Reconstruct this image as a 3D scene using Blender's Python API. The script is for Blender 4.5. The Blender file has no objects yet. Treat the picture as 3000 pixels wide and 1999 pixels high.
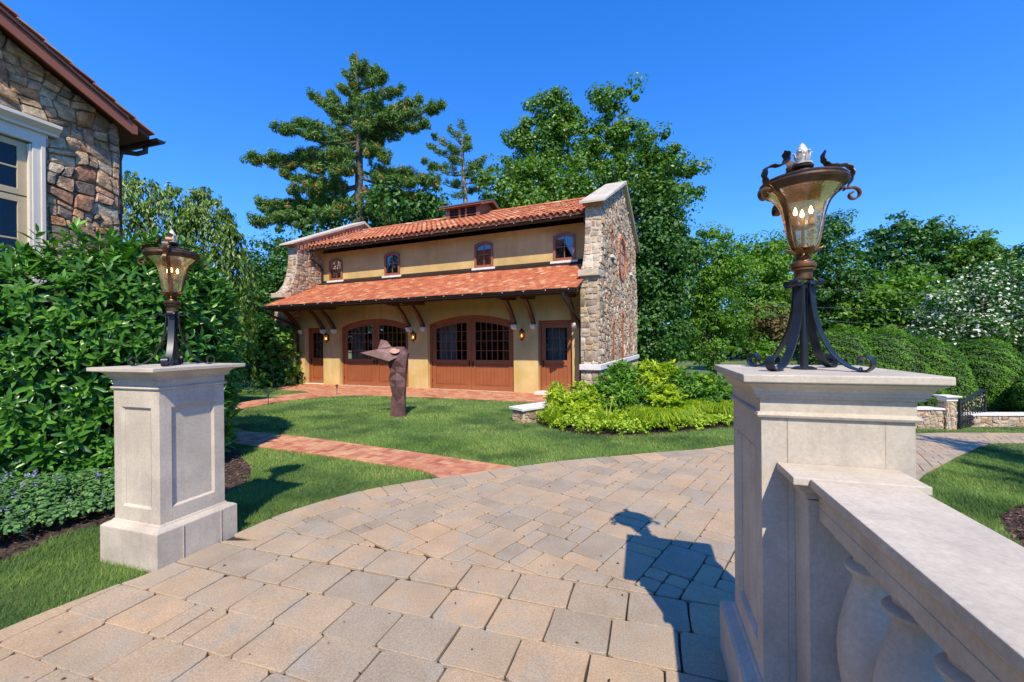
import bpy, math, random
import numpy as np
from mathutils import Matrix, Vector
from math import sin, cos, pi, radians, sqrt, atan2
random.seed(7); rng = np.random.default_rng(7)
scene = bpy.context.scene
COL = scene.collection

# ------------------------------------------------------------------ camera, sky, sun, exposure
CAM_H = 1.6; ROLL = .0094; FPX = 1249.5
cam = bpy.data.cameras.new('camera'); cam_ob = bpy.data.objects.new('camera', cam); COL.objects.link(cam_ob)
cam.sensor_width = 36; cam.lens = FPX / 3000 * 36; cam.clip_end = 1500; cam.clip_start = .05
ca, sa = cos(ROLL), sin(ROLL)
cam_ob.matrix_world = Matrix(((ca, sa, 0, 0), (0, 0, -1, 0), (-sa, ca, 0, CAM_H), (0, 0, 0, 1)))
scene.camera = cam_ob
SUN = Vector((.085, -.88, 1.0)).normalized()
world = bpy.data.worlds.new('World'); scene.world = world; world.use_nodes = True
nt = world.node_tree
for n in list(nt.nodes): nt.nodes.remove(n)
sky = nt.nodes.new('ShaderNodeTexSky'); sky.sky_type = 'NISHITA'; sky.sun_disc = False
sky.sun_elevation = math.asin(SUN.z); sky.sun_rotation = atan2(SUN.x, SUN.y)
sky.altitude = 0; sky.air_density = 1.0; sky.dust_density = .0; sky.ozone_density = 5.0
tc = nt.nodes.new('ShaderNodeTexCoord'); sx = nt.nodes.new('ShaderNodeSeparateXYZ'); cx_ = nt.nodes.new('ShaderNodeCombineXYZ'); ma = nt.nodes.new('ShaderNodeMath'); ma.operation = 'MULTIPLY_ADD'
ma.inputs[1].default_value = .85; ma.inputs[2].default_value = .11   # the air of the photograph stays blue down to the tree line
nt.links.new(tc.outputs['Generated'], sx.inputs[0]); nt.links.new(sx.outputs[0], cx_.inputs[0]); nt.links.new(sx.outputs[1], cx_.inputs[1]); nt.links.new(sx.outputs[2], ma.inputs[0]); nt.links.new(ma.outputs[0], cx_.inputs[2]); nt.links.new(cx_.outputs[0], sky.inputs[0])
hs = nt.nodes.new('ShaderNodeHueSaturation'); hs.inputs['Hue'].default_value = .512; hs.inputs['Saturation'].default_value = 1.3; hs.inputs['Value'].default_value = 1.04
bgn = nt.nodes.new('ShaderNodeBackground'); bgn.inputs[1].default_value = .15
wo = nt.nodes.new('ShaderNodeOutputWorld')
nt.links.new(sky.outputs[0], hs.inputs['Color']); nt.links.new(hs.outputs[0], bgn.inputs[0]); nt.links.new(bgn.outputs[0], wo.inputs[0])
sl = bpy.data.lights.new('sun', 'SUN'); sl.energy = 3.05; sl.angle = radians(.55); sl.color = (1, .88, .69)
so = bpy.data.objects.new('sun', sl); COL.objects.link(so); so.rotation_euler = (-SUN).to_track_quat('-Z', 'Y').to_euler(); so.location = (0, -10, 30)
scene.view_settings.view_transform = 'Standard'; scene.view_settings.look = 'None'
scene.view_settings.gamma = 1; scene.view_settings.exposure = 1.06; scene.view_settings.use_curve_mapping = False
scene.cycles.max_bounces = 8; scene.cycles.transparent_max_bounces = 16
try: scene.cycles.use_denoising = True
except Exception: pass

def sst(t): t = np.clip(t, 0, 1); return t * t * (3 - 2 * t)
def T(x, y): return -1.1 * sst((np.asarray(x, float) - 3.5) / 9.0)
def Tf(x, y): return float(T(x, y))
def at(u, v, Y):                      # a photograph pixel (3000 wide) at distance Y -> world point
    dx = u - 1500; dy = v - 999.5
    return Vector(((dx - ROLL * dy) / FPX * Y, Y, CAM_H - (dx * ROLL + dy) / FPX * Y))
def gt(u, v):
    dx = u - 1500; dy = v - 999.5; rx = (dx - ROLL * dy) / FPX; rz = -(dx * ROLL + dy) / FPX
    z = 0
    for _ in range(60):
        Y = (z - CAM_H) / rz; z = .6 * z + .4 * Tf(rx * Y, Y)
    return (rx * Y, Y)

# ------------------------------------------------------------------ materials
def new_mat(name):
    m = bpy.data.materials.new(name); m.use_nodes = True
    nt = m.node_tree; b = nt.nodes['Principled BSDF']; return m, nt, b
def ramp(nt, stops, fac):
    r = nt.nodes.new('ShaderNodeValToRGB'); e = r.color_ramp.elements
    while len(e) < len(stops): e.new(.5)
    for i, (p, c) in enumerate(stops): e[i].position = p; e[i].color = (*c, 1)
    nt.links.new(fac, r.inputs[0]); return r.outputs[0]
def noise(nt, scale, detail=4, rough=.55, co=None, dist=0):
    n = nt.nodes.new('ShaderNodeTexNoise'); n.inputs['Scale'].default_value = scale; n.inputs['Detail'].default_value = detail
    n.inputs['Roughness'].default_value = rough; n.inputs['Distortion'].default_value = dist
    if co is None: co = nt.nodes.new('ShaderNodeNewGeometry').outputs['Position']
    nt.links.new(co, n.inputs['Vector']); return n.outputs[0]
def mix(nt, fac, a, b, mode='MIX'):
    n = nt.nodes.new('ShaderNodeMix'); n.data_type = 'RGBA'; n.blend_type = mode
    for s, v in ((n.inputs[0], fac), (n.inputs[6], a), (n.inputs[7], b)):
        if hasattr(v, 'links'): nt.links.new(v, s)
        elif isinstance(v, (int, float)): s.default_value = v
        else: s.default_value = (*v, 1)
    return n.outputs[2]
def mapr(nt, v, a, b, c, d):
    n = nt.nodes.new('ShaderNodeMapRange'); nt.links.new(v, n.inputs[0])
    for i, q in enumerate((a, b, c, d)): n.inputs[i + 1].default_value = q
    return n.outputs[0]
def attr(nt, name='rnd'):
    a = nt.nodes.new('ShaderNodeAttribute'); a.attribute_name = name; return a.outputs['Fac']
def bump(nt, b, h, strength, dist=.01):
    n = nt.nodes.new('ShaderNodeBump'); n.inputs['Strength'].default_value = strength; n.inputs['Distance'].default_value = dist
    nt.links.new(h, n.inputs['Height']); nt.links.new(n.outputs[0], b.inputs['Normal'])
def basic(name, stops, rough=.8, nscale=20, namt=.25, bscale=60, bstr=.3, bdist=.005, metal=0, usernd=True, stain=None, nd=4, co_obj=False, speck=None, streak=None):
    m, nt, b = new_mat(name)
    co = None
    if co_obj: co = nt.nodes.new('ShaderNodeTexCoord').outputs['Object']
    if usernd: c = ramp(nt, stops, attr(nt))
    else: c = ramp(nt, stops, mapr(nt, noise(nt, nscale * .3, 3, co=co), .3, .7, 0, 1))
    n1 = noise(nt, nscale, nd, .6, co=co)
    c = mix(nt, 1.0, c, mix(nt, mapr(nt, n1, .3, .7, 0, 1), (1 - namt,) * 3, (1 + namt * .6,) * 3), 'MULTIPLY')
    if stain:
        sc, col, lo, hi = stain
        c = mix(nt, mapr(nt, noise(nt, sc, 5, .65), lo, hi, 0, 1), c, col)
    if streak:
        mp = nt.nodes.new('ShaderNodeMapping'); mp.inputs['Scale'].default_value = (streak[0], streak[0], streak[0] * .1); nt.links.new(nt.nodes.new('ShaderNodeNewGeometry').outputs['Position'], mp.inputs[0])
        c = mix(nt, mapr(nt, noise(nt, 1, 6, .65, co=mp.outputs[0]), streak[2], streak[3], 0, streak[4]), c, streak[1])
    if speck:
        c = mix(nt, 1.0, c, mix(nt, mapr(nt, noise(nt, speck[0], 2, .7), .32, .68, 0, 1), (1 - speck[1],) * 3, (1 + speck[1] * .8,) * 3), 'MULTIPLY')
    nt.links.new(c, b.inputs['Base Color']); b.inputs['Roughness'].default_value = rough; b.inputs['Metallic'].default_value = metal
    if bstr: bump(nt, b, noise(nt, bscale, 5, .7), bstr, bdist)
    return m
def leafmat(name, stops, rough=.45, trans=.3, patch=None, spec=.5):
    m, nt, b = new_mat(name)
    c = ramp(nt, stops, attr(nt))
    if patch:
        sc, col, lo, hi = patch
        c = mix(nt, mapr(nt, noise(nt, sc, 3, .6), lo, hi, 0, 1), c, col)
    nt.links.new(c, b.inputs['Base Color']); b.inputs['Roughness'].default_value = rough
    b.inputs['Specular IOR Level'].default_value = spec
    t = nt.nodes.new('ShaderNodeBsdfTranslucent'); nt.links.new(mix(nt, 1, c, (1.5, 1.6, .6), 'MULTIPLY'), t.inputs[0])
    mx = nt.nodes.new('ShaderNodeMixShader'); mx.inputs[0].default_value = trans
    nt.links.new(b.outputs[0], mx.inputs[1]); nt.links.new(t.outputs[0], mx.inputs[2])
    nt.links.new(mx.outputs[0], nt.nodes['Material Output'].inputs[0]); return m
def glassmat(name, tint=(.9, .95, 1), refl=.04, rough=.02, bstr=0, diffuse=None, dcol=(1, 1, 1), refl_col=(1, 1, 1)):
    m, nt, b = new_mat(name)
    tr = nt.nodes.new('ShaderNodeBsdfTransparent'); tr.inputs[0].default_value = (*tint, 1)
    gl = nt.nodes.new('ShaderNodeBsdfGlossy'); gl.inputs['Roughness'].default_value = rough; gl.inputs[0].default_value = (*refl_col, 1)
    fr = nt.nodes.new('ShaderNodeFresnel'); fr.inputs[0].default_value = 1.5
    mx = nt.nodes.new('ShaderNodeMixShader')
    f2 = nt.nodes.new('ShaderNodeMath'); f2.operation = 'ADD'; f2.inputs[1].default_value = refl; nt.links.new(fr.outputs[0], f2.inputs[0])
    nt.links.new(f2.outputs[0], mx.inputs[0]); nt.links.new(tr.outputs[0], mx.inputs[1]); nt.links.new(gl.outputs[0], mx.inputs[2])
    out = mx.outputs[0]
    if diffuse:
        tl = nt.nodes.new('ShaderNodeBsdfTranslucent'); df = nt.nodes.new('ShaderNodeBsdfDiffuse')
        nz = mapr(nt, noise(nt, 30, 4, .6, dist=1), .35, .7, diffuse * .5, diffuse * 1.5)
        for q in (tl, df): q.inputs[0].default_value = (*dcol, 1)
        a = nt.nodes.new('ShaderNodeMixShader'); a.inputs[0].default_value = .5
        nt.links.new(tl.outputs[0], a.inputs[1]); nt.links.new(df.outputs[0], a.inputs[2])
        m2 = nt.nodes.new('ShaderNodeMixShader'); nt.links.new(nz, m2.inputs[0])
        nt.links.new(out, m2.inputs[1]); nt.links.new(a.outputs[0], m2.inputs[2]); out = m2.outputs[0]
    if bstr:
        bp = nt.nodes.new('ShaderNodeBump'); bp.inputs['Strength'].default_value = bstr; bp.inputs['Distance'].default_value = .004
        nt.links.new(noise(nt, 45, 3, .5), bp.inputs['Height']); nt.links.new(bp.outputs[0], gl.inputs['Normal']); nt.links.new(bp.outputs[0], fr.inputs['Normal'])
    nt.links.new(out, nt.nodes['Material Output'].inputs[0]); return m
def emit(name, col, s):
    m, nt, b = new_mat(name); b.inputs['Base Color'].default_value = (*col, 1)
    b.inputs['Emission Color'].default_value = (*col, 1); b.inputs['Emission Strength'].default_value = s; return m

M = {}
M['stone'] = basic('rubble_stone', [(0, (0.262, 0.191, 0.135)), (0.14, (0.415, 0.31, 0.216)), (0.3, (0.569, 0.37, 0.2)), (0.45, (0.66, 0.455, 0.27)), (0.58, (0.676, 0.33, 0.135)), (0.68, (0.445, 0.343, 0.259)), (0.8, (0.72, 0.581, 0.388)), (0.92, (0.506, 0.218, 0.108)), (1, (0.72, 0.634, 0.442))], .9, 7, .6, 22, 1, .05, nd=10, stain=(5, (.2, .15, .11), .53, .66), speck=(30, .25))
M['stonegold'] = basic('golden_stone', [(0, (0.221, 0.168, 0.121)), (0.1, (0.347, 0.265, 0.184)), (0.25, (0.483, 0.347, 0.204)), (0.45, (0.546, 0.439, 0.301)), (0.6, (0.399, 0.316, 0.242)), (0.8, (0.609, 0.51, 0.378)), (0.92, (0.483, 0.286, 0.145)), (1, (0.441, 0.204, 0.116))], .88, 9, .4, 26, .9, .02, nd=9, stain=(6, (.25, .2, .16), .58, .72))
M['mortar'] = basic('mortar', [(0, (.48, .39, .27)), (1, (.58, .49, .36))], .95, 12, .25, 90, .5, .004, usernd=False)
M['mortar_dark'] = basic('mortar_dark', [(0, (.3, .235, .15)), (1, (.4, .32, .22))], .95, 12, .3, 90, .5, .004, usernd=False)
M['lime'] = basic('cast_limestone', [(0, (0.483, 0.422, 0.326)), (1, (0.588, 0.519, 0.41))], .8, 3.5, .17, 110, .25, .003, usernd=False, stain=(2.2, (.37, .315, .26), .5, .74), nd=9, speck=(70, .1), streak=(14, (.34, .29, .23), .5, .8, .5))
M['limewhite'] = basic('white_limestone', [(0, (.66, .63, .58)), (1, (.75, .72, .68))], .8, 6, .12, 90, .2, .003, usernd=False)
M['stucco'] = basic('ochre_stucco', [(0, (0.483, 0.329, 0.116)), (0.5, (0.576, 0.412, 0.168)), (1, (0.628, 0.483, 0.231))], .9, 1.3, .2, 50, .35, .006, usernd=False, stain=(.9, (.5, .36, .09), .52, .75), nd=6, streak=(4, (.36, .22, .05), .5, .8, .5))
M['brown'] = basic('russet_paint', [(0, (.27, .085, .032)), (1, (.32, .105, .04))], .42, 3, .1, 30, .08, .002, usernd=False)
M['darkbrown'] = basic('dark_timber', [(0, (.085, .028, .016)), (1, (.12, .042, .023))], .5, 6, .25, 40, .2, .003, usernd=False)
M['bronze'] = basic('bronze_gutter', [(0, (.035, .024, .02)), (1, (.05, .034, .028))], .32, 5, .2, 20, .05, .002, usernd=False, metal=.4)
M['tile'] = basic('clay_tile', [(0, (0.38, 0.101, 0.0418)), (0.2, (0.456, 0.128, 0.0517)), (0.5, (0.503, 0.154, 0.0608)), (0.75, (0.541, 0.189, 0.076)), (0.88, (0.589, 0.264, 0.118)), (0.96, (0.627, 0.37, 0.198)), (1, (0.342, 0.132, 0.0684))], .8, 9, .28, 60, .3, .004, nd=6)
M['deck'] = basic('roof_deck', [(0, (.16, .06, .035)), (1, (.2, .08, .05))], .9, 6, .2, 40, .2, .004, usernd=False)
M['paver'] = basic('tumbled_paver', [(0, (0.329, 0.262, 0.184)), (0.25, (0.359, 0.284, 0.195)), (0.4, (0.421, 0.311, 0.195)), (0.65, (0.446, 0.321, 0.195)), (0.85, (0.395, 0.306, 0.207)), (1, (0.488, 0.326, 0.183))], .85, 2.6, .16, 120, .6, .005, nd=8, stain=(4, (.345, .305, .235), .5, .7), speck=(110, .22))
M['joint'] = basic('joint_sand', [(0, (.02, .016, .013)), (1, (.075, .06, .043))], 1, 8, .3, 90, .6, .006, usernd=False)
M['brick'] = basic('red_brick', [(0, (0.359, 0.116, 0.0615)), (0.3, (0.475, 0.177, 0.0943)), (0.55, (0.543, 0.242, 0.123)), (0.8, (0.543, 0.307, 0.156)), (1, (0.456, 0.158, 0.0984))], .85, 10, .25, 90, .35, .003, nd=5)
M['rust'] = basic('rusted_steel', [(0, (.085, .038, .034)), (.5, (.13, .06, .05)), (1, (.19, .1, .085))], .62, 14, .4, 60, .3, .003, metal=.15, nd=6)
M['iron'] = basic('black_iron', [(0, (.014, .019, .027)), (1, (.026, .033, .045))], .4, 10, .3, 40, .12, .002, usernd=False, metal=.3)
M['copper'] = basic('aged_bronze', [(0, (0.0432, 0.0238, 0.0136)), (0.5, (0.166, 0.0782, 0.0279)), (1, (0.302, 0.163, 0.062))], .42, 22, .5, 60, .3, .003, usernd=False, metal=.55, stain=(30, (.28, .08, .035), .56, .75))
M['darkbronze'] = basic('blackened_bronze', [(0, (.03, .02, .016)), (.6, (.075, .042, .026)), (1, (.17, .09, .045))], .45, 22, .5, 60, .3, .003, usernd=False, metal=.4)
M['bone'] = basic('cream_finial', [(0, (.5, .46, .4)), (1, (.68, .64, .57))], .6, 40, .35, 60, .3, .003, usernd=False)
M['trim'] = basic('cream_trim', [(0, (0.63, 0.561, 0.446)), (1, (0.693, 0.632, 0.513))], .5, 4, .06, 30, .05, .002, usernd=False)
M['sash'] = basic('tan_sash', [(0, (0.494, 0.377, 0.21)), (1, (0.546, 0.429, 0.252))], .5, 4, .08, 30, .05, .002, usernd=False)
M['bark'] = basic('bark', [(0, (.07, .055, .042)), (1, (.15, .125, .1))], .95, 9, .5, 25, .9, .03, usernd=False)
M['palebark'] = basic('pale_bark', [(0, (.2, .165, .13)), (1, (.33, .28, .23))], .95, 9, .4, 25, .8, .03, usernd=False)
M['mulch'] = basic('mulch', [(0, (.03, .016, .01)), (.5, (.075, .042, .026)), (1, (.16, .1, .065))], 1, 40, .6, 40, 1, .03, usernd=False)
M['asphalt'] = basic('pale_road', [(0, (.25, .24, .22)), (1, (.32, .3, .28))], .95, 3, .2, 60, .3, .005, usernd=False)
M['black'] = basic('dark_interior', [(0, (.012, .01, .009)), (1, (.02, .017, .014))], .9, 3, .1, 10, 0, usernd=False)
M['curtain'] = basic('pale_curtain', [(0, (0.32, 0.319, 0.299)), (1, (0.4, 0.395, 0.36))], .9, 8, .1, 30, .1, usernd=False)
M['glass'] = glassmat('window_glass', (.6, .66, .68), .0)
M['blueglass'] = glassmat('tinted_window_glass', (.3, .36, .42), .1, refl_col=(.9, .95, 1))
M['amber'] = glassmat('amber_seeded_glass', (.85, .58, .25), .05, .08, .5, .3, (.75, .42, .14))
M['clearglass'] = glassmat('seeded_glass', (.86, .76, .58), .06, .08, .6, .26, (.78, .62, .4))
M['flame'] = emit('lit_bulb', (1, .62, .26), 9)
M['candle'] = basic('candle_sleeve', [(0, (.6, .4, .24)), (1, (.65, .45, .28))], .6, 4, .1, 10, 0, usernd=False)
M['wire'] = basic('cable', [(0, (.14, .145, .14)), (1, (.18, .18, .18))], .6, 4, .1, 10, 0, usernd=False)
M['gold'] = basic('gilt_leaf', [(0, (.65, .45, .2)), (1, (.75, .55, .26))], .4, 4, .1, 10, 0, usernd=False, metal=.5)
M['leaded'] = basic('lead_roof', [(0, (.12, .14, .15)), (1, (.18, .2, .21))], .5, 6, .2, 20, .1, usernd=False, metal=.3)
G = leafmat
M['laurel'] = G('laurel_leaf', [(0, (0.0364, 0.116, 0.0151)), (0.5, (0.0683, 0.203, 0.0227)), (0.85, (0.125, 0.312, 0.0328)), (1, (0.273, 0.488, 0.044))], .33, .25, spec=.45)
M['maple'] = G('broad_leaf', [(0, (0.0437, 0.113, 0.00885)), (0.5, (0.0809, 0.189, 0.0126)), (1, (0.187, 0.311, 0.0221))], .42, .3)
M['light'] = G('light_green_leaf', [(0, (0.0607, 0.154, 0.0102)), (0.5, (0.104, 0.243, 0.0137)), (1, (0.208, 0.374, 0.0226))], .5, .38)
M['darkleaf'] = G('dark_leaf', [(0, (0.0263, 0.0833, 0.00983)), (0.5, (0.0451, 0.14, 0.0155)), (1, (0.0847, 0.213, 0.0211))], .5, .25)
M['pine'] = G('pine_needle', [(0, (0.0391, 0.0874, 0.0151)), (0.5, (0.0782, 0.166, 0.0252)), (0.86, (0.137, 0.245, 0.0336)), (0.95, (0.391, 0.227, 0.0504)), (1, (0.547, 0.297, 0.0672))], .55, .2)
M['weep'] = G('cherry_leaf', [(0, (0.0496, 0.119, 0.0118)), (0.5, (0.0991, 0.202, 0.0173)), (0.9, (0.178, 0.292, 0.0235)), (1, (0.397, 0.365, 0.047))], .4, .35)
M['yew'] = G('yew_needle', [(0, (0.0282, 0.0904, 0.00397)), (0.5, (0.0707, 0.194, 0.00567)), (1, (0.162, 0.367, 0.00847))], .6, .25)
M['lime_leaf'] = G('lime_green_leaf', [(0, (0.116, 0.237, 0.00972)), (0.5, (0.265, 0.399, 0.013)), (1, (0.547, 0.622, 0.0259))], .45, .35)
M['shrub'] = G('shrub_leaf', [(0, (0.0451, 0.128, 0.0115)), (0.5, (0.0901, 0.227, 0.0202)), (1, (0.21, 0.393, 0.0288))], .45, .33)
M['cover'] = G('groundcover_leaf', [(0, (0.112, 0.225, 0.00864)), (0.5, (0.278, 0.419, 0.013)), (1, (0.503, 0.612, 0.0216))], .5, .3)
M['catmint'] = G('catmint_leaf', [(0, (0.0585, 0.156, 0.0408)), (0.6, (0.105, 0.247, 0.0612)), (1, (0.176, 0.325, 0.0884))], .6, .25)
M['violet'] = G('violet_flower', [(0, (.2, .18, .4)), (1, (.33, .29, .55))], .6, .2)
M['white_flower'] = G('white_blossom', [(0, (.5, .55, .42)), (1, (.75, .76, .66))], .6, .2)
M['yellow_flower'] = G('yellow_flower', [(0, (.8, .6, .08)), (1, (.85, .72, .15))], .6, .2)
M['redleaf'] = G('rusty_leaf', [(0, (0.08, 0.06, 0.018)), (1, (0.16, 0.12, 0.0315))], .6, .25)
M['grass'] = G('grass_blade', [(0, (0.0847, 0.166, 0.0309)), (0.4, (0.152, 0.261, 0.0494)), (0.8, (0.255, 0.358, 0.0803)), (1, (0.542, 0.508, 0.185))], .6, .25, patch=(.8, (.06, .13, .028), .46, .62), spec=.3)
M['lawn'] = basic('lawn_soil', [(0, (.09, .14, .035)), (1, (.14, .19, .06))], 1, 1.5, .35, 60, .8, .02, usernd=False, stain=(3, (.12, .12, .06), .6, .8))

# ------------------------------------------------------------------ mesh building
class B:
    def __init__(s): s.V = []; s.F = []; s.R = []; s.MI = []; s.r = .5
    def add(s, vs, fs, rnd=None, mi=0):
        o = len(s.V); s.V += [tuple(v) for v in vs]; r = s.r if rnd is None else rnd
        s.R += [r] * len(vs); s.F += [tuple(i + o for i in f) for f in fs]; s.MI += [mi] * len(fs); return s
    def box(s, x0, x1, y0, y1, z0, z1, rnd=None, mi=0):
        return s.add([(x0, y0, z0), (x1, y0, z0), (x1, y1, z0), (x0, y1, z0), (x0, y0, z1), (x1, y0, z1), (x1, y1, z1), (x0, y1, z1)],
                     [(0, 3, 2, 1), (4, 5, 6, 7), (0, 1, 5, 4), (1, 2, 6, 5), (2, 3, 7, 6), (3, 0, 4, 7)], rnd, mi)
    def frustum(s, a, b, z0, z1, mi=0):   # a, b: (x0,x1,y0,y1)
        x0, x1, y0, y1 = a; X0, X1, Y0, Y1 = b
        return s.add([(x0, y0, z0), (x1, y0, z0), (x1, y1, z0), (x0, y1, z0), (X0, Y0, z1), (X1, Y0, z1), (X1, Y1, z1), (X0, Y1, z1)],
                     [(0, 3, 2, 1), (4, 5, 6, 7), (0, 1, 5, 4), (1, 2, 6, 5), (2, 3, 7, 6), (3, 0, 4, 7)], None, mi)
    def prism(s, poly, f, t0, t1, rnd=None, mi=0):   # f(a,b,t)->xyz
        n = len(poly); vs = [f(a, b, t0) for a, b in poly] + [f(a, b, t1) for a, b in poly]
        return s.add(vs, [tuple(range(n))[::-1], tuple(range(n, 2 * n))] + [(i, (i + 1) % n, n + (i + 1) % n, n + i) for i in range(n)], rnd, mi)
    def tube(s, pts, rad, seg=8, rnd=None, mi=0, cap=True):
        pts = [Vector(p) for p in pts]; n = len(pts); rad = rad if isinstance(rad, (list, tuple)) else [rad] * n
        vs = []; up = Vector((0, 0, 1)); prev = None
        for i, p in enumerate(pts):
            d = (pts[min(i + 1, n - 1)] - pts[max(i - 1, 0)]).normalized()
            if prev is None:
                a = d.cross(up)
                if a.length < .05: a = d.cross(Vector((1, 0, 0)))
            else: a = prev - d * prev.dot(d)
            a.normalize(); prev = a; b = d.cross(a)
            vs += [p + (a * cos(2 * pi * k / seg) + b * sin(2 * pi * k / seg)) * rad[i] for k in range(seg)]
        fs = [(i * seg + k, i * seg + (k + 1) % seg, (i + 1) * seg + (k + 1) % seg, (i + 1) * seg + k) for i in range(n - 1) for k in range(seg)]
        if cap: fs += [tuple(range(seg))[::-1], tuple(range((n - 1) * seg, n * seg))]
        return s.add(vs, fs, rnd, mi)
    def lathe(s, prof, c=(0, 0, 0), seg=24, mi=0, rnd=None, closed=True):
        vs = [(c[0] + r * cos(2 * pi * k / seg), c[1] + r * sin(2 * pi * k / seg), c[2] + z) for r, z in prof for k in range(seg)]
        n = len(prof)
        fs = [(i * seg + k, i * seg + (k + 1) % seg, (i + 1) * seg + (k + 1) % seg, (i + 1) * seg + k) for i in range(n - 1) for k in range(seg)]
        if closed: fs += [tuple(range(seg))[::-1], tuple(range((n - 1) * seg, n * seg))]
        return s.add(vs, fs, rnd, mi)
    def ribbon(s, pts, w, t, ang, mi=0, ws=None):   # flat bar following (r,z) curve in the vertical plane at angle ang
        n = len(pts); ca_, sa_ = cos(ang), sin(ang); vs = []
        for i, (r, z) in enumerate(pts):
            a = pts[max(i - 1, 0)]; b = pts[min(i + 1, n - 1)]; dx, dz = b[0] - a[0], b[1] - a[1]; L = sqrt(dx * dx + dz * dz) or 1
            nx, nz = -dz / L * t / 2, dx / L * t / 2; ww = (ws[i] if ws else w) / 2
            for (o, q) in ((1, -1), (1, 1), (-1, 1), (-1, -1)):
                rr = r + nx * o; zz = z + nz * o
                vs.append((rr * ca_ - q * ww * sa_, rr * sa_ + q * ww * ca_, zz))
        fs = [(i * 4 + k, i * 4 + (k + 1) % 4, (i + 1) * 4 + (k + 1) % 4, (i + 1) * 4 + k) for i in range(n - 1) for k in range(4)]
        fs += [(3, 2, 1, 0), tuple(range(4 * n - 4, 4 * n))]
        return s.add(vs, fs, None, mi)
    def build(s, name, mats, parent=None, smooth=False, kind=None, bevel=0, loc=None, label=None, fixn=True):
        me = bpy.data.meshes.new(name); me.from_pydata(s.V, [], s.F)
        mats = mats if isinstance(mats, (list, tuple)) else [mats]
        for m in mats: me.materials.append(M[m] if isinstance(m, str) else m)
        me.attributes.new('rnd', 'FLOAT', 'POINT').data.foreach_set('value', s.R)
        if len(mats) > 1: me.polygons.foreach_set('material_index', s.MI)
        if fixn:
            import bmesh
            bm = bmesh.new(); bm.from_mesh(me); bmesh.ops.recalc_face_normals(bm, faces=bm.faces); bm.to_mesh(me); bm.free()
        if smooth: me.polygons.foreach_set('use_smooth', [True] * len(me.polygons))
        if smooth == 'auto':
            me.polygons.foreach_set('use_smooth', [True] * len(me.polygons)); me.set_sharp_from_angle(angle=radians(38))
        o = bpy.data.objects.new(name, me); COL.objects.link(o)
        if parent: o.parent = parent
        if loc: o.location = loc
        if kind: o['kind'] = kind
        if label: o['label'] = label
        if bevel:
            md = o.modifiers.new('bevel', 'BEVEL'); md.width = bevel; md.segments = 2; md.limit_method = 'ANGLE'; md.angle_limit = radians(40)
        return o
def empty(name, loc, rz=0, label=None, cat=None, group=None):
    o = bpy.data.objects.new(name, None); COL.objects.link(o); o.location = loc; o.rotation_euler = (0, 0, rz); tag(o, label, cat, group); return o
def tag(o, label=None, cat=None, group=None, kind=None):
    for k, v in (('label', label), ('category', cat), ('group', group), ('kind', kind)):
        if v: o[k] = v
    return o
def link_copy(o, parent=None):
    c = o.copy(); COL.objects.link(c); c.parent = parent
    for ch in list(o.children): link_copy(ch, c)
    return c
def np_obj(name, V, F, R, mats, parent=None, kind=None, mi=None, smooth=False):
    me = bpy.data.meshes.new(name); V = np.asarray(V, np.float32); F = np.asarray(F, np.int32); k = F.shape[1]; n = len(F)
    me.vertices.add(len(V)); me.vertices.foreach_set('co', V.ravel()); me.loops.add(n * k); me.loops.foreach_set('vertex_index', F.ravel())
    me.polygons.add(n); me.polygons.foreach_set('loop_start', np.arange(0, n * k, k, dtype=np.int32)); me.polygons.foreach_set('loop_total', np.full(n, k, np.int32))
    mats = mats if isinstance(mats, (list, tuple)) else [mats]
    for m in mats: me.materials.append(M[m])
    if mi is not None: me.polygons.foreach_set('material_index', np.asarray(mi, np.int32))
    me.attributes.new('rnd', 'FLOAT', 'POINT').data.foreach_set('value', np.asarray(R, np.float32))
    me.update(); me.validate()
    if smooth: me.polygons.foreach_set('use_smooth', [True] * n)
    o = bpy.data.objects.new(name, me); COL.objects.link(o)
    if parent: o.parent = parent
    if kind: o['kind'] = kind
    return o

# ---- polygons
def clip(subject, cl):               # Sutherland-Hodgman, cl convex (counter-clockwise)
    out = list(subject); n = len(cl)
    for i in range(n):
        if len(out) < 3: return []
        (ax, ay), (bx, by) = cl[i], cl[(i + 1) % n]; inp = out; out = []
        def side(p): return (bx - ax) * (p[1] - ay) - (by - ay) * (p[0] - ax)
        for j in range(len(inp)):
            p, q = inp[j - 1], inp[j]; sp, sq = side(p), side(q)
            if (sp >= 0) != (sq >= 0):
                t = sp / (sp - sq); out.append((p[0] + t * (q[0] - p[0]), p[1] + t * (q[1] - p[1])))
            if sq >= 0: out.append(q)
    return out
def area(p): return .5 * sum(p[i - 1][0] * p[i][1] - p[i][0] * p[i - 1][1] for i in range(len(p)))
def inside(P, poly):                 # P (n,2)
    x, y = P[:, 0], P[:, 1]; r = np.zeros(len(P), bool); n = len(poly)
    for i in range(n):
        x0, y0 = poly[i - 1]; x1, y1 = poly[i]
        if y0 == y1: continue
        c = ((y0 > y) != (y1 > y)) & (x < (x1 - x0) * (y - y0) / (y1 - y0) + x0); r ^= c
    return r
def clean(p, eps=.004):
    o = []
    for q in p:
        if not o or (abs(q[0] - o[-1][0]) + abs(q[1] - o[-1][1])) > eps: o.append(q)
    if len(o) > 1 and (abs(o[0][0] - o[-1][0]) + abs(o[0][1] - o[-1][1])) <= eps: o.pop()
    return o
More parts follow.
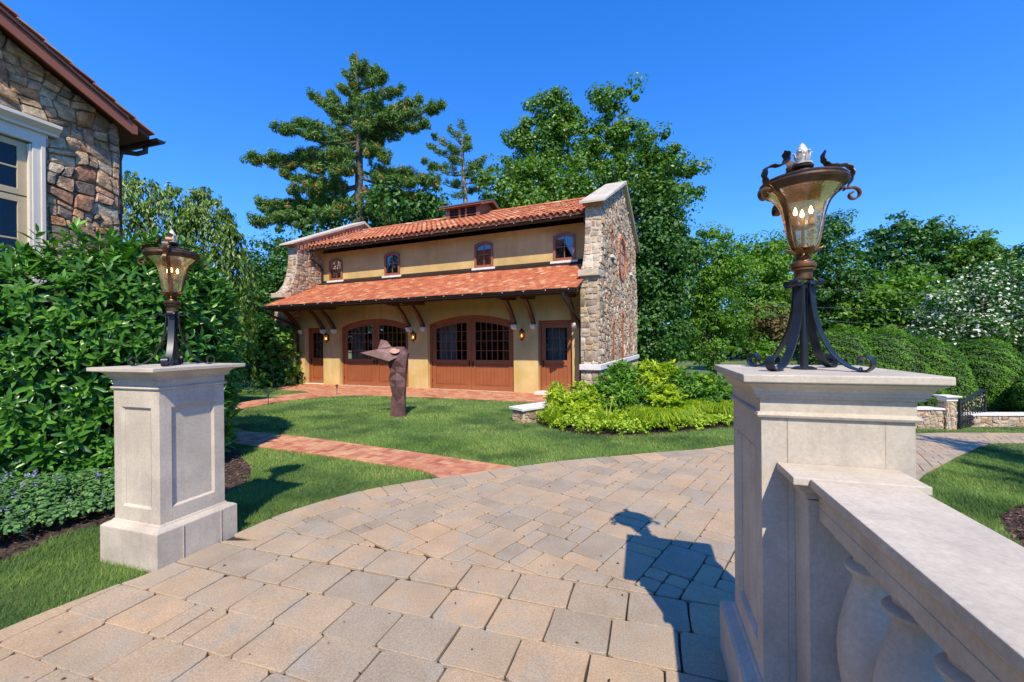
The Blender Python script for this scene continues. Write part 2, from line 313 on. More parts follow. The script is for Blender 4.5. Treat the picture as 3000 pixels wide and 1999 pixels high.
def inset(p, g):                     # convex-ish ccw polygon moved inwards
    n = len(p); out = []; L = []
    for i in range(n):
        a, b = p[i], p[(i + 1) % n]; dx, dy = b[0] - a[0], b[1] - a[1]; l = sqrt(dx * dx + dy * dy) or 1
        nx, ny = -dy / l, dx / l; L.append((nx, ny, nx * a[0] + ny * a[1] + g))
    for i in range(n):
        a, b = L[i - 1], L[i]; det = a[0] * b[1] - a[1] * b[0]
        if abs(det) < .05: out.append((p[i][0] + b[0] * g, p[i][1] + b[1] * g))
        else: out.append(((a[2] * b[1] - b[2] * a[1]) / det, (a[0] * b[2] - b[0] * a[2]) / det))
    return out
def smooth_line(pts, n=6):
    out = []
    for i in range(len(pts) - 1):
        p0 = pts[max(i - 1, 0)]; p1 = pts[i]; p2 = pts[i + 1]; p3 = pts[min(i + 2, len(pts) - 1)]
        for k in range(n):
            t = k / n; out.append(tuple(.5 * (2 * b + (c - a) * t + (2 * a - 5 * b + 4 * c - d) * t * t + (3 * b - a - 3 * c + d) * t ** 3) for a, b, c, d in zip(p0, p1, p2, p3)))
    return out + [tuple(pts[-1])]
def offset_line(pts, d):
    out = []
    for i in range(len(pts)):
        a = pts[max(i - 1, 0)]; b = pts[min(i + 1, len(pts) - 1)]; dx, dy = b[0] - a[0], b[1] - a[1]; l = sqrt(dx * dx + dy * dy)
        out.append((pts[i][0] + dy / l * d, pts[i][1] - dx / l * d))
    return out
def sheet(name, poly, dz, mat, cell=.6, kind='structure'):
    if area(poly) < 0: poly = poly[::-1]
    xs = [p[0] for p in poly]; ys = [p[1] for p in poly]; b = B()
    x = math.floor(min(xs) / cell) * cell
    while x < max(xs):
        y = math.floor(min(ys) / cell) * cell
        while y < max(ys):
            c = clean(clip(poly, [(x, y), (x + cell, y), (x + cell, y + cell), (x, y + cell)]), .001)
            if len(c) > 2 and abs(area(c)) > 1e-5: b.add([(q[0], q[1], Tf(*q) + dz) for q in c], [tuple(range(len(c)))])
            y += cell
        x += cell
    return b.build(name, mat, kind=kind, fixn=False)

# ---- irregular stones filling a rectangle of a wall face, clipped to a polygon
def split_rects(x0, x1, y0, y1, amin, amax, aspect, rs):
    st = [(x0, x1, y0, y1)]; out = []
    while st:
        a, b, c, d = st.pop(); w, h = b - a, d - c
        if w * h < rs.uniform(amin, amax) and w / h < 3.4 and h / w < 1.8: out.append((a, b, c, d)); continue
        if w > h * aspect: m = a + w * rs.uniform(.33, .67); st += [(a, m, c, d), (m, b, c, d)]
        else: m = c + h * rs.uniform(.33, .67); st += [(a, b, c, m), (a, b, m, d)]
    return out
def stones(poly, f, seed, amin=.012, amax=.06, aspect=1.25, gap=.009, depth=(.015, .05), holes=(), warp=.035, rcut=.22):
    """poly (a,b) ccw; f(a,b,h)->xyz. returns list of (verts, faces, rnd, centre)"""
    rs = random.Random(seed)
    if area(poly) < 0: poly = poly[::-1]
    xs = [p[0] for p in poly]; ys = [p[1] for p in poly]; out = []
    for (a, b, c, d) in split_rects(min(xs) - .1, max(xs) + .1, min(ys) - .1, max(ys) + .1, amin, amax, aspect, rs):
        cx0, cy0 = (a + b) / 2, (c + d) / 2
        def wp(x, y): return (x + warp * sin(4.1 * y + 2.3 * x + seed) + warp * .5 * sin(9.3 * y - 5 * x), y + warp * sin(3.7 * x - 1.9 * y + seed * 2) + warp * .6 * sin(8.7 * x + 4 * y))
        w, h = b - a, d - c; m = min(w, h); q = []
        for (px, py, sx, sy) in ((a, c, 1, 1), (b, c, -1, 1), (b, d, -1, -1), (a, d, 1, -1)):
            r1, r2 = rs.uniform(.05, rcut) * m, rs.uniform(.05, rcut) * m
            p1, p2 = (px, py + sy * r1), (px + sx * r2, py)
            q += [p1, p2] if (sx, sy) in ((1, 1), (-1, -1)) else [p2, p1]
        q = [wp(*p) for p in q]
        q = [(x + rs.uniform(-.006, .006), y + rs.uniform(-.006, .006)) for x, y in q]
        q = clean(clip(poly, q) if True else q, .012)
        if len(q) < 3 or area(q) < .0022: continue
        bad = False
        for (hx0, hx1, hy0, hy1) in holes:
            mx0, mx1, my0, my1 = min(p[0] for p in q), max(p[0] for p in q), min(p[1] for p in q), max(p[1] for p in q)
            if mx1 > hx0 and mx0 < hx1 and my1 > hy0 and my0 < hy1:
                opts = [[(-99, -99), (hx0, -99), (hx0, 99), (-99, 99)], [(hx1, -99), (99, -99), (99, 99), (hx1, 99)], [(-99, -99), (99, -99), (99, hy0), (-99, hy0)], [(-99, hy1), (99, hy1), (99, 99), (-99, 99)]]
                best = max((clean(clip(q, o), .012) for o in opts), key=lambda z: area(z) if len(z) > 2 else 0)
                if len(best) < 3 or area(best) < .0022: bad = True; break
                q = best
        if bad: continue
        q = inset(q, gap * rs.uniform(.7, 1.3))
        if len(q) < 3 or area(q) < .001: continue
        n = len(q); cx = sum(p[0] for p in q) / n; cy = sum(p[1] for p in q) / n; dp = rs.uniform(*depth)
        tx, ty = rs.uniform(-.35, .35), rs.uniform(-.35, .35)
        ring = lambda k: [(cx + (p[0] - cx) * k, cy + (p[1] - cy) * k) for p in q]
        hh = lambda p, base: base * dp + (p[0] - cx) * tx * .18 + (p[1] - cy) * ty * .18 + rs.uniform(-.12, .12) * dp
        vs = [f(p[0], p[1], -.01) for p in q] + [f(p[0], p[1], max(.003, hh(p, .68))) for p in ring(.99)] + [f(p[0], p[1], max(.004, hh(p, 1.0))) for p in ring(.88)] + [f(cx, cy, dp * rs.uniform(.95, 1.2))]
        fs = [(r * n + i, r * n + (i + 1) % n, (r + 1) * n + (i + 1) % n, (r + 1) * n + i) for r in (0, 1) for i in range(n)] + [(2 * n + i, 2 * n + (i + 1) % n, 3 * n) for i in range(n)]
        out.append((vs, fs, rs.random(), f(cx, cy, 0), area(q)))
    return out
def place_pieces(pieces, name, mat, parent, limit, key, smooth=False, extra_name=None):
    pieces = sorted(pieces, key=key); 
    for p in pieces[:limit]:
        b = B(); b.add(p[0], p[1], p[2]); b.build(name, mat, parent, smooth=smooth)
    if len(pieces) > limit:
        b = B()
        for p in pieces[limit:]: b.add(p[0], p[1], p[2])
        b.build(extra_name or name + '_infill', mat, parent, smooth=smooth, kind='stuff')

# ------------------------------------------------------------------ ground
GTH = radians(23.5); OX, OY = .0455, 13.045
ge = (cos(GTH), -sin(GTH)); gd = (sin(GTH), cos(GTH))
def gw(s, d): return (OX + s * ge[0] + d * gd[0], OY + s * ge[1] + d * gd[1])
def ground_mesh():
    xs = np.unique(np.concatenate([np.linspace(-700, -40, 12), np.arange(-40, 2, 1.2), np.arange(2, 14, .3), np.arange(14, 60, 1.2), np.linspace(60, 700, 14)]))
    ys = np.unique(np.concatenate([np.linspace(-60, -6, 8), np.arange(-6, 60, 1.2), np.linspace(60, 900, 16)]))
    X, Y = np.meshgrid(xs, ys); Z = T(X, Y); V = np.stack([X, Y, Z], -1).reshape(-1, 3); nx = len(xs)
    i = np.arange(len(ys) - 1)[:, None] * nx + np.arange(nx - 1)[None]; i = i.ravel()
    np_obj('ground', V, np.stack([i, i + 1, i + nx + 1, i + nx], 1), np.zeros(len(V)), 'lawn', kind='structure', smooth=True)
ground_mesh()
EDGE = smooth_line([(-3.3, .9), (-3.05, 1.7), (-2.85, 2.36), (-2.63, 2.76), (-2.49, 2.99), (-2.31, 3.5), (-2.2, 3.8), (-1.98, 4.15), (-1.54, 4.57), (-.85, 4.94), (.04, 5.33), (.69, 5.6), (1.81, 5.9), (3.2, 6.3), (5.6, 7.5), (8.4, 9.4), (11.2, 11.6), (14.2, 11.75), (24, 10.5)], 5)
RIGHT_EDGE = [gt(3000, 1301), gt(2888, 1306), gt(2835, 1329), gt(2770, 1364), gt(2691, 1416)]
RE = smooth_line([(24, 9.2), (16, 10.1)] + RIGHT_EDGE + [(3.0, 3.2), (1.9, 2.35), (1.6, 2.0)], 4)
DRIVE = EDGE + RE + [(1.2, 1.2), (.2, -2.2), (-4.0, -2.2)]
sheet('driveway', DRIVE, .012, 'joint')
PATH_L = smooth_line([(-.85, 4.94), (-1.19, 5.3), (-1.82, 5.58), (-3.0, 6.14), (-4.46, 6.76), (-6.3, 7.7), (-9, 9.2)], 5)
PATH_U = smooth_line([(-9.6, 10.3), (-7.1, 8.9), (-5.17, 7.84), (-3.49, 7.14), (-2.1, 6.45), (-1.08, 5.93), (.04, 5.33)], 5)
PATH = PATH_L + PATH_U
# the near edge of the path stops at the driveway kerb line
PATIO = smooth_line([gw(2.0, -3.1), (.79, 10.76), (-.92, 11.59), (-2.3, 12.1), (-3.54, 12.5), (-4.6, 12.75), (-5.3, 12.62), (-5.9, 12.1), (-6.33, 11.4), (-6.6, 10.3), (-7.6, 9.1)], 4) + \
    smooth_line([(-8.3, 9.6), (-7.35, 10.6), (-7.2, 11.6), (-7.1, 12.46), (-6.9, 13.1), (-6.48, 13.5), (-6.9, 14.0), (-8.2, 14.6)], 4) + [gw(-9.6, 0.02), gw(2.2, .02)]
sheet('brick_path_bed', PATH, .004, 'mortar_dark'); sheet('brick_patio_bed', PATIO, .004, 'mortar_dark')

def paver_piece(q, zt=.03, rnd=.5, jit=.0022, bev=.003, rs=random):
    n = len(q); dz = rs.uniform(-jit, jit)
    tp = inset(q, bev)
    vs = [(p[0], p[1], Tf(*p) + .002) for p in q] + [(p[0], p[1], Tf(*p) + zt - bev + dz) for p in q] + [(p[0], p[1], Tf(*p) + zt + dz + rs.uniform(-.0007, .0007)) for p in tp]
    fs = [(r * n + i, r * n + (i + 1) % n, (r + 1) * n + (i + 1) % n, (r + 1) * n + i) for r in (0, 1) for i in range(n)] + [tuple(range(2 * n, 3 * n))]
    cx = sum(p[0] for p in q) / n; cy = sum(p[1] for p in q) / n
    return (vs, fs, rnd, (cx, cy, 0), area(q))
def rough_rect(q, gap, cut, rs):
    """corner-cut and jittered version of a convex polygon"""
    q = inset(q, gap); n = len(q); o = []
    if n != 4: return q
    for i in range(n):
        p = q[i]; a = q[i - 1]; b = q[(i + 1) % n]
        for w in (a, b):
            dx, dy = w[0] - p[0], w[1] - p[1]; l = sqrt(dx * dx + dy * dy) or 1; c = min(cut * rs.uniform(.6, 1.3), l * .3)
            o.append((p[0] + dx / l * c + rs.uniform(-.0022, .0022), p[1] + dy / l * c + rs.uniform(-.0022, .0022)))
        # a mid-edge wobble
        dx, dy = b[0] - p[0], b[1] - p[1]; l = sqrt(dx * dx + dy * dy) or 1; w_ = rs.uniform(-.0025, .0025)
        t = rs.uniform(.4, .6); o.append((p[0] + dx * t - dy / l * w_, p[1] + dy * t + dx / l * w_))
    return o
def driveway_pavers():
    rs = random.Random(3); pcs = []
    th = radians(18.5); e = (cos(th), -sin(th)); d = (sin(th), cos(th))
    base = DRIVE if area(DRIVE) > 0 else DRIVE[::-1]
    inner = offset_line(EDGE, .3)
    # border course along the curve, from the left pillar on
    L = 0; idx = [i for i, p in enumerate(EDGE) if p[1] > 3.45]; i0 = idx[0]
    acc = 0; start = None; last = None
    E2 = []; I2 = []
    for i in range(i0, len(EDGE) - 1):
        for k in range(8):
            t = k / 8; E2.append(tuple(EDGE[i][j] * (1 - t) + EDGE[i + 1][j] * t for j in (0, 1))); I2.append(tuple(inner[i][j] * (1 - t) + inner[i + 1][j] * t for j in (0, 1)))
    j = 0
    while j < len(E2) - 2:
        want = rs.choice([.34, .34, .36, .2]); k = j; s = 0
        while k < len(E2) - 1 and s < want: s += math.dist(E2[k], E2[k + 1]); k += 1
        q = [E2[j], I2[j], I2[k], E2[k]]
        if area(q) < 0: q = q[::-1]
        if area(q) > .002: pcs.append(paver_piece(rough_rect(q, .003, .016, rs), rnd=rs.random(), rs=rs))
        j = k
    inner_poly = inner[i0:] + RE + [(1.2, 1.2), (.2, -2.2), (-4.0, -2.2)] + EDGE[:i0]
    if area(inner_poly) < 0: inner_poly = inner_poly[::-1]
    vtop = 2.76
    # large rows
    v = vtop; row = 0
    while v > -1.7:
        h = rs.choice([.3, .3, .29, .31]); u = -5.2 + rs.uniform(0, .3)
        while u < 2.2:
            w = rs.choice([.36, .34, .35, .33, .37, .36, .34]) if u > -1.5 else rs.choice([.34, .4, .13, .3, .36, .35])
            bow = lambda uu: 0 if row == 0 else .012 * sin(uu * 1.3 + row)
            q = [(u, v - h + bow(u)), (u + w, v - h + bow(u + w)), (u + w, v + bow(u + w)), (u, v + bow(u))]
            q = [(a * e[0] + b * d[0], a * e[1] + b * d[1]) for a, b in q]
            c = clean(clip(inner_poly, q), .01)
            if len(c) > 2 and area(c) > .004:
                c = rough_rect(c, .0052, .02, rs) if len(c) == 4 else inset(c, .0045)
                pcs.append(paver_piece(c, rnd=rs.random(), rs=rs))
            u += w
        v -= h; row += 1
    # random three-size field
    th2 = radians(38.5); e2 = (cos(th2), -sin(th2)); d2 = (sin(th2), cos(th2)); c_ = .138
    half = [(-99 * e[0] + vtop * d[0], -99 * e[1] + vtop * d[1]), (99 * e[0] + vtop * d[0], 99 * e[1] * 1 - 0 + vtop * d[1]), (99 * e[0] + 99 * d[0], -99 * sin(th) + 99 * d[1]), (-99 * e[0] + 99 * d[0], 99 * sin(th) + 99 * d[1])]
    field = clip(inner_poly, [(-99 * e[0] + (vtop + .003) * d[0], -99 * e[1] + (vtop + .003) * d[1]), (99 * e[0] + (vtop + .003) * d[0], 99 * e[1] + (vtop + .003) * d[1]), (99 * e[0] + 99 * d[0], 99 * e[1] + 99 * d[1]), (-99 * e[0] + 99 * d[0], -99 * e[1] + 99 * d[1])])
    us = [p[0] * e2[0] + p[1] * e2[1] for p in field]; vs = [p[0] * d2[0] + p[1] * d2[1] for p in field]
    i0_, i1_ = int(min(us) / c_) - 1, int(max(us) / c_) + 2; j0_, j1_ = int(min(vs) / c_) - 1, int(max(vs) / c_) + 2
    used = set(); sizes = [(2, 2), (2, 2), (2, 1), (1, 2), (3, 2), (2, 3), (1, 1), (2, 1), (2, 2)]
    for jj in range(j0_, j1_):
        for ii in range(i0_, i1_):
            if (ii, jj) in used: continue
            rs.shuffle(sizes)
            for (a, b) in sizes + [(1, 1)]:
                cells = [(ii + x, jj + y) for x in range(a) for y in range(b)]
                if all(c not in used for c in cells): break
            used.update(cells)
            q = [(ii * c_, jj * c_), ((ii + a) * c_, jj * c_), ((ii + a) * c_, (jj + b) * c_), (ii * c_, (jj + b) * c_)]
            q = [(x * e2[0] + y * d2[0], x * e2[1] + y * d2[1]) for x, y in q]
            cx, cy = q[0]
            if cx > 15: continue
            c = clean(clip(field, q), .01)
            if len(c) > 2 and area(c) > .003:
                if len(c) == 4 and math.hypot(cx, cy) < 7: c = rough_rect(c, .005, .016, rs)
                else: c = inset(c, .0045)
                pcs.append(paver_piece(c, rnd=rs.random(), rs=rs))
    dr = bpy.data.objects['driveway']
    def key(p):
        x, y, _ = p[3]; vis = y > 1.3 and abs(x / y) < 1.25 and y > abs(x) * .75
        return (0 if vis else 1, math.hypot(x, y) - 4 * p[4])
    place_pieces(pcs, 'paver', 'paver', dr, 300, key, extra_name='paver_field')
driveway_pavers()

def brick_field(poly, parent, ang, nobj, seed, L=.2, W=.098, zt=.03, herring=False, exclude=None, limit_obj=300, name='brick', skip=None):
    rs = random.Random(seed); pcs = []
    if area(poly) < 0: poly = poly[::-1]
    e = (cos(ang), sin(ang)); d = (-sin(ang), cos(ang))
    us = [p[0] * e[0] + p[1] * e[1] for p in poly]; vs = [p[0] * d[0] + p[1] * d[1] for p in poly]
    def emit_q(u, v, w, h):
        q = [(u, v), (u + w, v), (u + w, v + h), (u, v + h)]; q = [(a * e[0] + b * d[0], a * e[1] + b * d[1]) for a, b in q]
        c = clean(clip(poly, q), .008)
        if len(c) > 2 and area(c) > .002:
            c = inset(c, .0028)
            if skip and skip(c): return
            pcs.append(paver_piece(c, zt, rs.random(), .002, .004, rs))
    if herring:
        j = int(min(vs) / W) - 2
        while j * W < max(vs) + .2:
            i = int(min(us) / W) - 2
            while i * W < max(us) + .2:
                k = (i - j) % 4
                if k == 0: emit_q(i * W, j * W, 2 * W, W)
                elif k == 3: emit_q(i * W, j * W, W, 2 * W)
                i += 1
            j += 1
    else:
        j = 0; v = min(vs)
        while v < max(vs):
            u = min(us) - (L / 2 if j % 2 else 0)
            while u < max(us): emit_q(u, v, L, W); u += L
            v += W; j += 1
    place_pieces(pcs, name, 'brick', parent, nobj, lambda p: math.hypot(p[3][0], p[3][1]) + (50 if p[3][0] / p[3][1] < -.66 else 0), extra_name=name + '_field')
inDr = lambda c: bool(inside(np.array([c[0]]), DRIVE)[0])
brick_field(PATH, bpy.data.objects['brick_path_bed'], radians(-25), 290, 5, herring=True, skip=inDr)
brick_field(PATIO, bpy.data.objects['brick_patio_bed'], radians(-23.5), 120, 6)

# ------------------------------------------------------------------ garage
GP = empty('garage', (OX, OY, 0), -GTH, 'ochre stucco carriage garage with two tiled roofs, arched doors and rubble stone gables', 'garage')
D2 = 1.2
SL = .415; ZE = 2.93
def lowroof(d): return ZE + (d + 1.4) * SL
MSL = .43; RZ = 6.78; RD = 3.6
def mainroof(d): return RZ - abs(d - RD) * MSL
def wallpanel(b, s0, s1, z0, z1, d0=0, d1=.28): b.box(s0, s1, d0, d1, z0, z1)
def arcpts(s0, s1, zs, zt, n=14): return [(s0 + (s1 - s0) * k / n, zs + (zt - zs) * (1 - (2 * k / n - 1) ** 2)) for k in range(n + 1)]
def garage_walls():
    b = B(); top = 3.35
    ops = [(-8.83, -7.86, 2.18, 2.18), (-7.05, -3.93, 2.2, 2.45), (-3.14, 0, 2.2, 2.45), (.79, 1.84, 2.2, 2.2)]
    x = -9.2
    for (a, c, zs, zt) in ops:
        wallpanel(b, x, a, -.3, top); x = c
        f = lambda s, z, t: (s, t, z)
        b.prism([(a, top)] + ([(a, zs), (c, zs)] if zs == zt else arcpts(a, c, zs, zt)) + [(c, top)], f, 0, .28)
    wallpanel(b, x, 2.25, -.3, top)
    b.build('lower_wall', 'stucco', GP)
    b = B(); x = -9.2
    for (a, c) in UW:
        b.box(x, a, D2, D2 + .25, 3.6, 5.3); x = c
        b.box(a, c, D2, D2 + .25, 3.6, 4.15)
        b.prism([(a, 5.3)] + arcpts(a, c, 4.95, 5.05, 10) + [(c, 5.3)], lambda s, z, t: (s, t, z), D2, D2 + .25)
    b.box(x, 2.25, D2, D2 + .25, 3.6, 5.3)
    b.build('upper_wall', 'stucco', GP)
    b = B(); b.box(-9.2, 2.25, 6.9, 7.15, -.4, 5.2); b.build('rear_wall', 'stucco', GP)
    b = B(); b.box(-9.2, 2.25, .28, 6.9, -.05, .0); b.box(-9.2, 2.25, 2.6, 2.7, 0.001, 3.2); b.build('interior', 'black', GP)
    b = B()
    for (a, c, z) in ((-7.05, -3.93, .02), (-3.14, 0, .02)): b.box(a, c, -.03, .28, -.02, z)
    b.box(.76, 1.87, -.26, .28, -.02, .1); b.box(-8.86, -7.83, -.04, .28, -.02, .035)
    b.build('threshold', 'limewhite', GP)
UW = [(-8.75, -8.05), (-5.9, -5.18), (-1.96, -1.24), (.92, 1.65)]
garage_walls()
def garage_door(s0, s1, name='garage_door'):
    dy = .17                       # set back in the reveal
    o = B(); A = arcpts(s0, s1, 2.2, 2.45, 16); fy = lambda s, z, t: (s, t, z)
    Ai = arcpts(s0 + .07, s1 - .07, 2.13, 2.375, 16)
    for i in range(16): o.prism([A[i], Ai[i], Ai[i + 1], A[i + 1]][::-1], fy, dy - .03, dy + .06)
    for (a, c) in ((s0, s0 + .07), (s1 - .07, s1)): o.box(a, c, dy - .03, dy + .06, .02, 2.13 if a == s0 else 2.13)
    fr = o.build(name, 'brown', GP, bevel=.004)
    mid = (s0 + s1) / 2; arch = lambda s: 2.13 + .245 * (1 - (2 * (s - s0 - .07) / (s1 - s0 - .14) - 1) ** 2)
    for (a, c) in ((s0 + .075, mid - .004), (mid + .004, s1 - .075)):
        b = B(); g0, g1 = a + .155, c - .155; zb = 1.0; ztf = lambda s: arch(s) - .15
        b.box(a, g0, dy, dy + .045, .03, arch(a) if a < mid - .2 else arch(g0)); b.box(g1, c, dy, dy + .045, .03, min(arch(c), arch(g1)))
        b.box(g0, g1, dy, dy + .045, .84, zb); b.box(g0, g1, dy, dy + .045, .03, .21)
        n = 10
        for k in range(n):
            p, q = g0 + (g1 - g0) * k / n, g0 + (g1 - g0) * (k + 1) / n
            b.prism([(p, ztf(p)), (q, ztf(q)), (q, arch(q) - .002), (p, arch(p) - .002)], fy, dy, dy + .045)
        for k in range(9):         # narrow vertical boards with grooves
            p, q = g0 + (g1 - g0) * k / 9, g0 + (g1 - g0) * (k + 1) / 9
            b.box(p + .003, q - .003, dy + .018, dy + .036, .21, .84)
        b.box(g0 - .012, g0, dy - .012, dy, .2, .85); b.box(g1, g1 + .012, dy - .012, dy, .2, .85); b.box(g0, g1, dy - .012, dy, .198, .21); b.box(g0, g1, dy - .012, dy, .84, .852)
        lf = b.build('door_leaf', 'brown', GP, bevel=.003)
        mb = B()
        for k in range(1, 6): s = g0 + (g1 - g0) * k / 6; mb.box(s - .009, s + .009, dy + .006, dy + .034, zb, ztf(s))
        rows = [1.3, 1.61, 1.93]
        xs = [g0 + (g1 - g0) * k / 6 for k in range(7)]
        for z in rows:
            for k in range(6): mb.box(xs[k] + .0095, xs[k + 1] - .0095, dy + .008, dy + .032, z - .009, z + .009)
        mb.build('muntin', 'brown', lf)
        zz = [zb] + rows
        for k in range(6):
            for r in range(4):
                z1 = zz[r + 1] if r < 3 else None; p, q = xs[k], xs[k + 1]; g = B()
                if z1: g.add([(p, dy + .02, zz[r]), (q, dy + .02, zz[r]), (q, dy + .02, z1), (p, dy + .02, z1)], [(0, 1, 2, 3)])
                else: g.add([(p, dy + .02, zz[r]), (q, dy + .02, zz[r]), (q, dy + .02, ztf(q)), (p, dy + .02, ztf(p))], [(0, 1, 2, 3)])
                g.build('pane', 'glass', lf)
        hx = c - .06 if a < mid - .2 else a + .06
        h = B(); h.box(hx - .02, hx + .02, dy - .012, dy, .78, .98); h.tube([(hx, dy - .01, .95), (hx, dy - .05, .93), (hx, dy - .055, .87), (hx, dy - .05, .82), (hx, dy - .01, .8)], .008, 6)
        h.build('handle', 'iron', lf)
        hg = B(); ex = a + .004 if a < mid - .2 else c - .004
        for z in (.25, .8): B().box(ex - .012, ex + .012, dy - .008, dy, z, z + .1).build('hinge', 'iron', lf)
    # curtains behind
    for (a, c) in ((s0 + .2, s0 + .85), (s1 - .32, s1 - .12)):
        cb = B(); n = 40; V = []
        for k in range(n + 1):
            s = a + (c - a) * k / n; yy = .42 + .03 * sin(k * 1.3) + .012 * sin(k * 2.9); V += [(s, yy, .3), (s, yy, 2.3)]
        cb.add(V, [(2 * k, 2 * k + 2, 2 * k + 3, 2 * k + 1) for k in range(n)]); cb.build('curtain', 'curtain', GP, smooth=True)
garage_door(-7.05, -3.93); garage_door(-3.14, 0)
def man_door(s0, s1, dy, z0):
    o = B(); o.box(s0, s0 + .06, dy - .04, dy + .05, z0, 2.19); o.box(s1 - .06, s1, dy - .04, dy + .05, z0, 2.19); o.box(s0 + .06, s1 - .06, dy - .04, dy + .05, 2.12, 2.19)
    o.build('door_frame', 'brown', GP, bevel=.004)
    a, c = s0 + .065, s1 - .065; g0, g1 = a + .13, c - .13; b = B()
    b.box(a, g0, dy, dy + .045, z0, 2.115); b.box(g1, c, dy, dy + .045, z0, 2.115); b.box(g0, g1, dy, dy + .045, z0, z0 + .2); b.box(g0, g1, dy, dy + .045, .86, 1.02); b.box(g0, g1, dy, dy + .045, 1.98, 2.115)
    for k in range(5):
        p, q = g0 + (g1 - g0) * k / 5, g0 + (g1 - g0) * (k + 1) / 5; b.box(p + .003, q - .003, dy + .018, dy + .036, z0 + .2, .86)
    b.box(g0 - .01, g0, dy - .01, dy, z0 + .19, .87); b.box(g1, g1 + .01, dy - .01, dy, z0 + .19, .87); b.box(g0, g1, dy - .01, dy, z0 + .19, z0 + .2); b.box(g0, g1, dy - .01, dy, .86, .87)
    lf = b.build('side_door', 'brown', GP, bevel=.003)
    mb = B(); xs = [g0 + (g1 - g0) * k / 3 for k in range(4)]; zs = [1.02, 1.34, 1.66, 1.98]
    for s in xs[1:3]: mb.box(s - .008, s + .008, dy + .006, dy + .034, 1.02, 1.98)
    for z in zs[1:3]:
        for k in range(3): mb.box(xs[k] + .0085, xs[k + 1] - .0085, dy + .008, dy + .032, z - .008, z + .008)
    mb.build('muntin', 'brown', lf)
    for k in range(3):
        for r in range(3): B().add([(xs[k], dy + .02, zs[r]), (xs[k + 1], dy + .02, zs[r]), (xs[k + 1], dy + .02, zs[r + 1]), (xs[k], dy + .02, zs[r + 1])], [(0, 1, 2, 3)]).build('pane', 'glass', lf)
    h = B(); h.box(a + .03, a + .065, dy - .012, dy, .82, 1.02); h.tube([(a + .047, dy - .01, .9), (a + .047, dy - .05, .9), (a + .12, dy - .055, .9)], .009, 6); h.build('handle', 'iron', lf)
    cb = B(); n = 24; V = []
    for k in range(n + 1): V += [(a + .1 + (c - a - .35) * k / n, .42 + .02 * sin(k * 1.5), .2), (a + .1 + (c - a - .35) * k / n, .42 + .02 * sin(k * 1.5), 2.1)]
    cb.add(V, [(2 * k, 2 * k + 2, 2 * k + 3, 2 * k + 1) for k in range(n)]); cb.build('curtain', 'curtain', GP, smooth=True)
man_door(-8.83, -7.86, .22, .035); man_door(.79, 1.84, .16, .1)
def upper_window(a, c):
    dy = D2 - .02; fy = lambda s, z, t: (s, t, z)
    b = B(); A = arcpts(a, c, 4.95, 5.05, 10); I = arcpts(a + .075, c - .075, 4.86, 4.96, 10)
    for i in range(10): b.prism([A[i], A[i + 1], I[i + 1], I[i]], fy, dy - .03, dy + .08)
    b.box(a, a + .075, dy - .03, dy + .08, 4.15, 4.95); b.box(c - .075, c, dy - .03, dy + .08, 4.15, 4.95); b.box(a + .075, c - .075, dy - .03, dy + .08, 4.15, 4.24)
    for i in range(10): pass
    w = b.build('window', 'brown', GP, bevel=.004)
    m_ = (a + c) / 2; mb = B(); mb.box(m_ - .012, m_ + .012, dy + .01, dy + .04, 4.24, 4.955); mb.box(a + .075, m_ - .0125, dy + .012, dy + .038, 4.59, 4.614); mb.box(m_ + .0125, c - .075, dy + .012, dy + .038, 4.59, 4.614)
    mb.build('muntin', 'brown', w)
    for (p, q, z0, z1) in ((a + .075, m_, 4.24, 4.6), (m_, c - .075, 4.24, 4.6), (a + .075, m_, 4.6, 4.955), (m_, c - .075, 4.6, 4.955)):
        B().add([(p, dy + .025, z0), (q, dy + .025, z0), (q, dy + .025, z1), (p, dy + .025, z1)], [(0, 1, 2, 3)]).build('pane', 'blueglass', w)
    B().box(a - .09, c + .09, D2 - .09, D2 + .01, 4.03, 4.145).build('window_sill', 'limewhite', GP, bevel=.006)
for a, c in UW: upper_window(a, c)
# brackets
def brackets():
    for s in (-9.06, -7.8, -7.25, -3.86, -3.28, .05, .67, 1.93):
        b = B(); w = .055
        P = [(-.02, 2.08), (-.1, 2.2), (-.35, 2.52), (-.62, 2.75), (-.8, 2.87)]
        n = len(P); V = []
        for i, (d, z) in enumerate(P):
            a = P[max(i - 1, 0)]; q = P[min(i + 1, n - 1)]; dx, dz = q[0] - a[0], q[1] - a[1]; L = sqrt(dx * dx + dz * dz); nx, nz = -dz / L * .055, dx / L * .055
            V += [(s - w, d + nx, z + nz), (s + w, d + nx, z + nz), (s + w, d - nx, z - nz), (s - w, d - nx, z - nz)]
        b.add(V, [(i * 4 + k, i * 4 + (k + 1) % 4, i * 4 + 4 + (k + 1) % 4, i * 4 + 4 + k) for i in range(n - 1) for k in range(4)] + [(3, 2, 1, 0), (4 * n - 4, 4 * n - 3, 4 * n - 2, 4 * n - 1)])
        b.prism([(0, 2.98), (-1.22, 2.86), (-1.22, 2.8), (-1.16, 2.76), (-1.08, 2.78), (-1.0, 2.76), (0, 2.84)], lambda d, z, t: (s + t, d, z), -.05, .05)
        br = b.build('bracket', 'darkbrown', GP, bevel=.004)
        c = B(); pr = [(0, 0), (-.14, 0), (-.15, -.05), (-.13, -.1), (-.08, -.145), (0, -.16)]
        c.prism([(d, 2.1 + z) for d, z in pr], lambda d, z, t: (s + t, d, z), -.08, .08); c.build('corbel', 'limewhite', br, bevel=.01)
brackets()
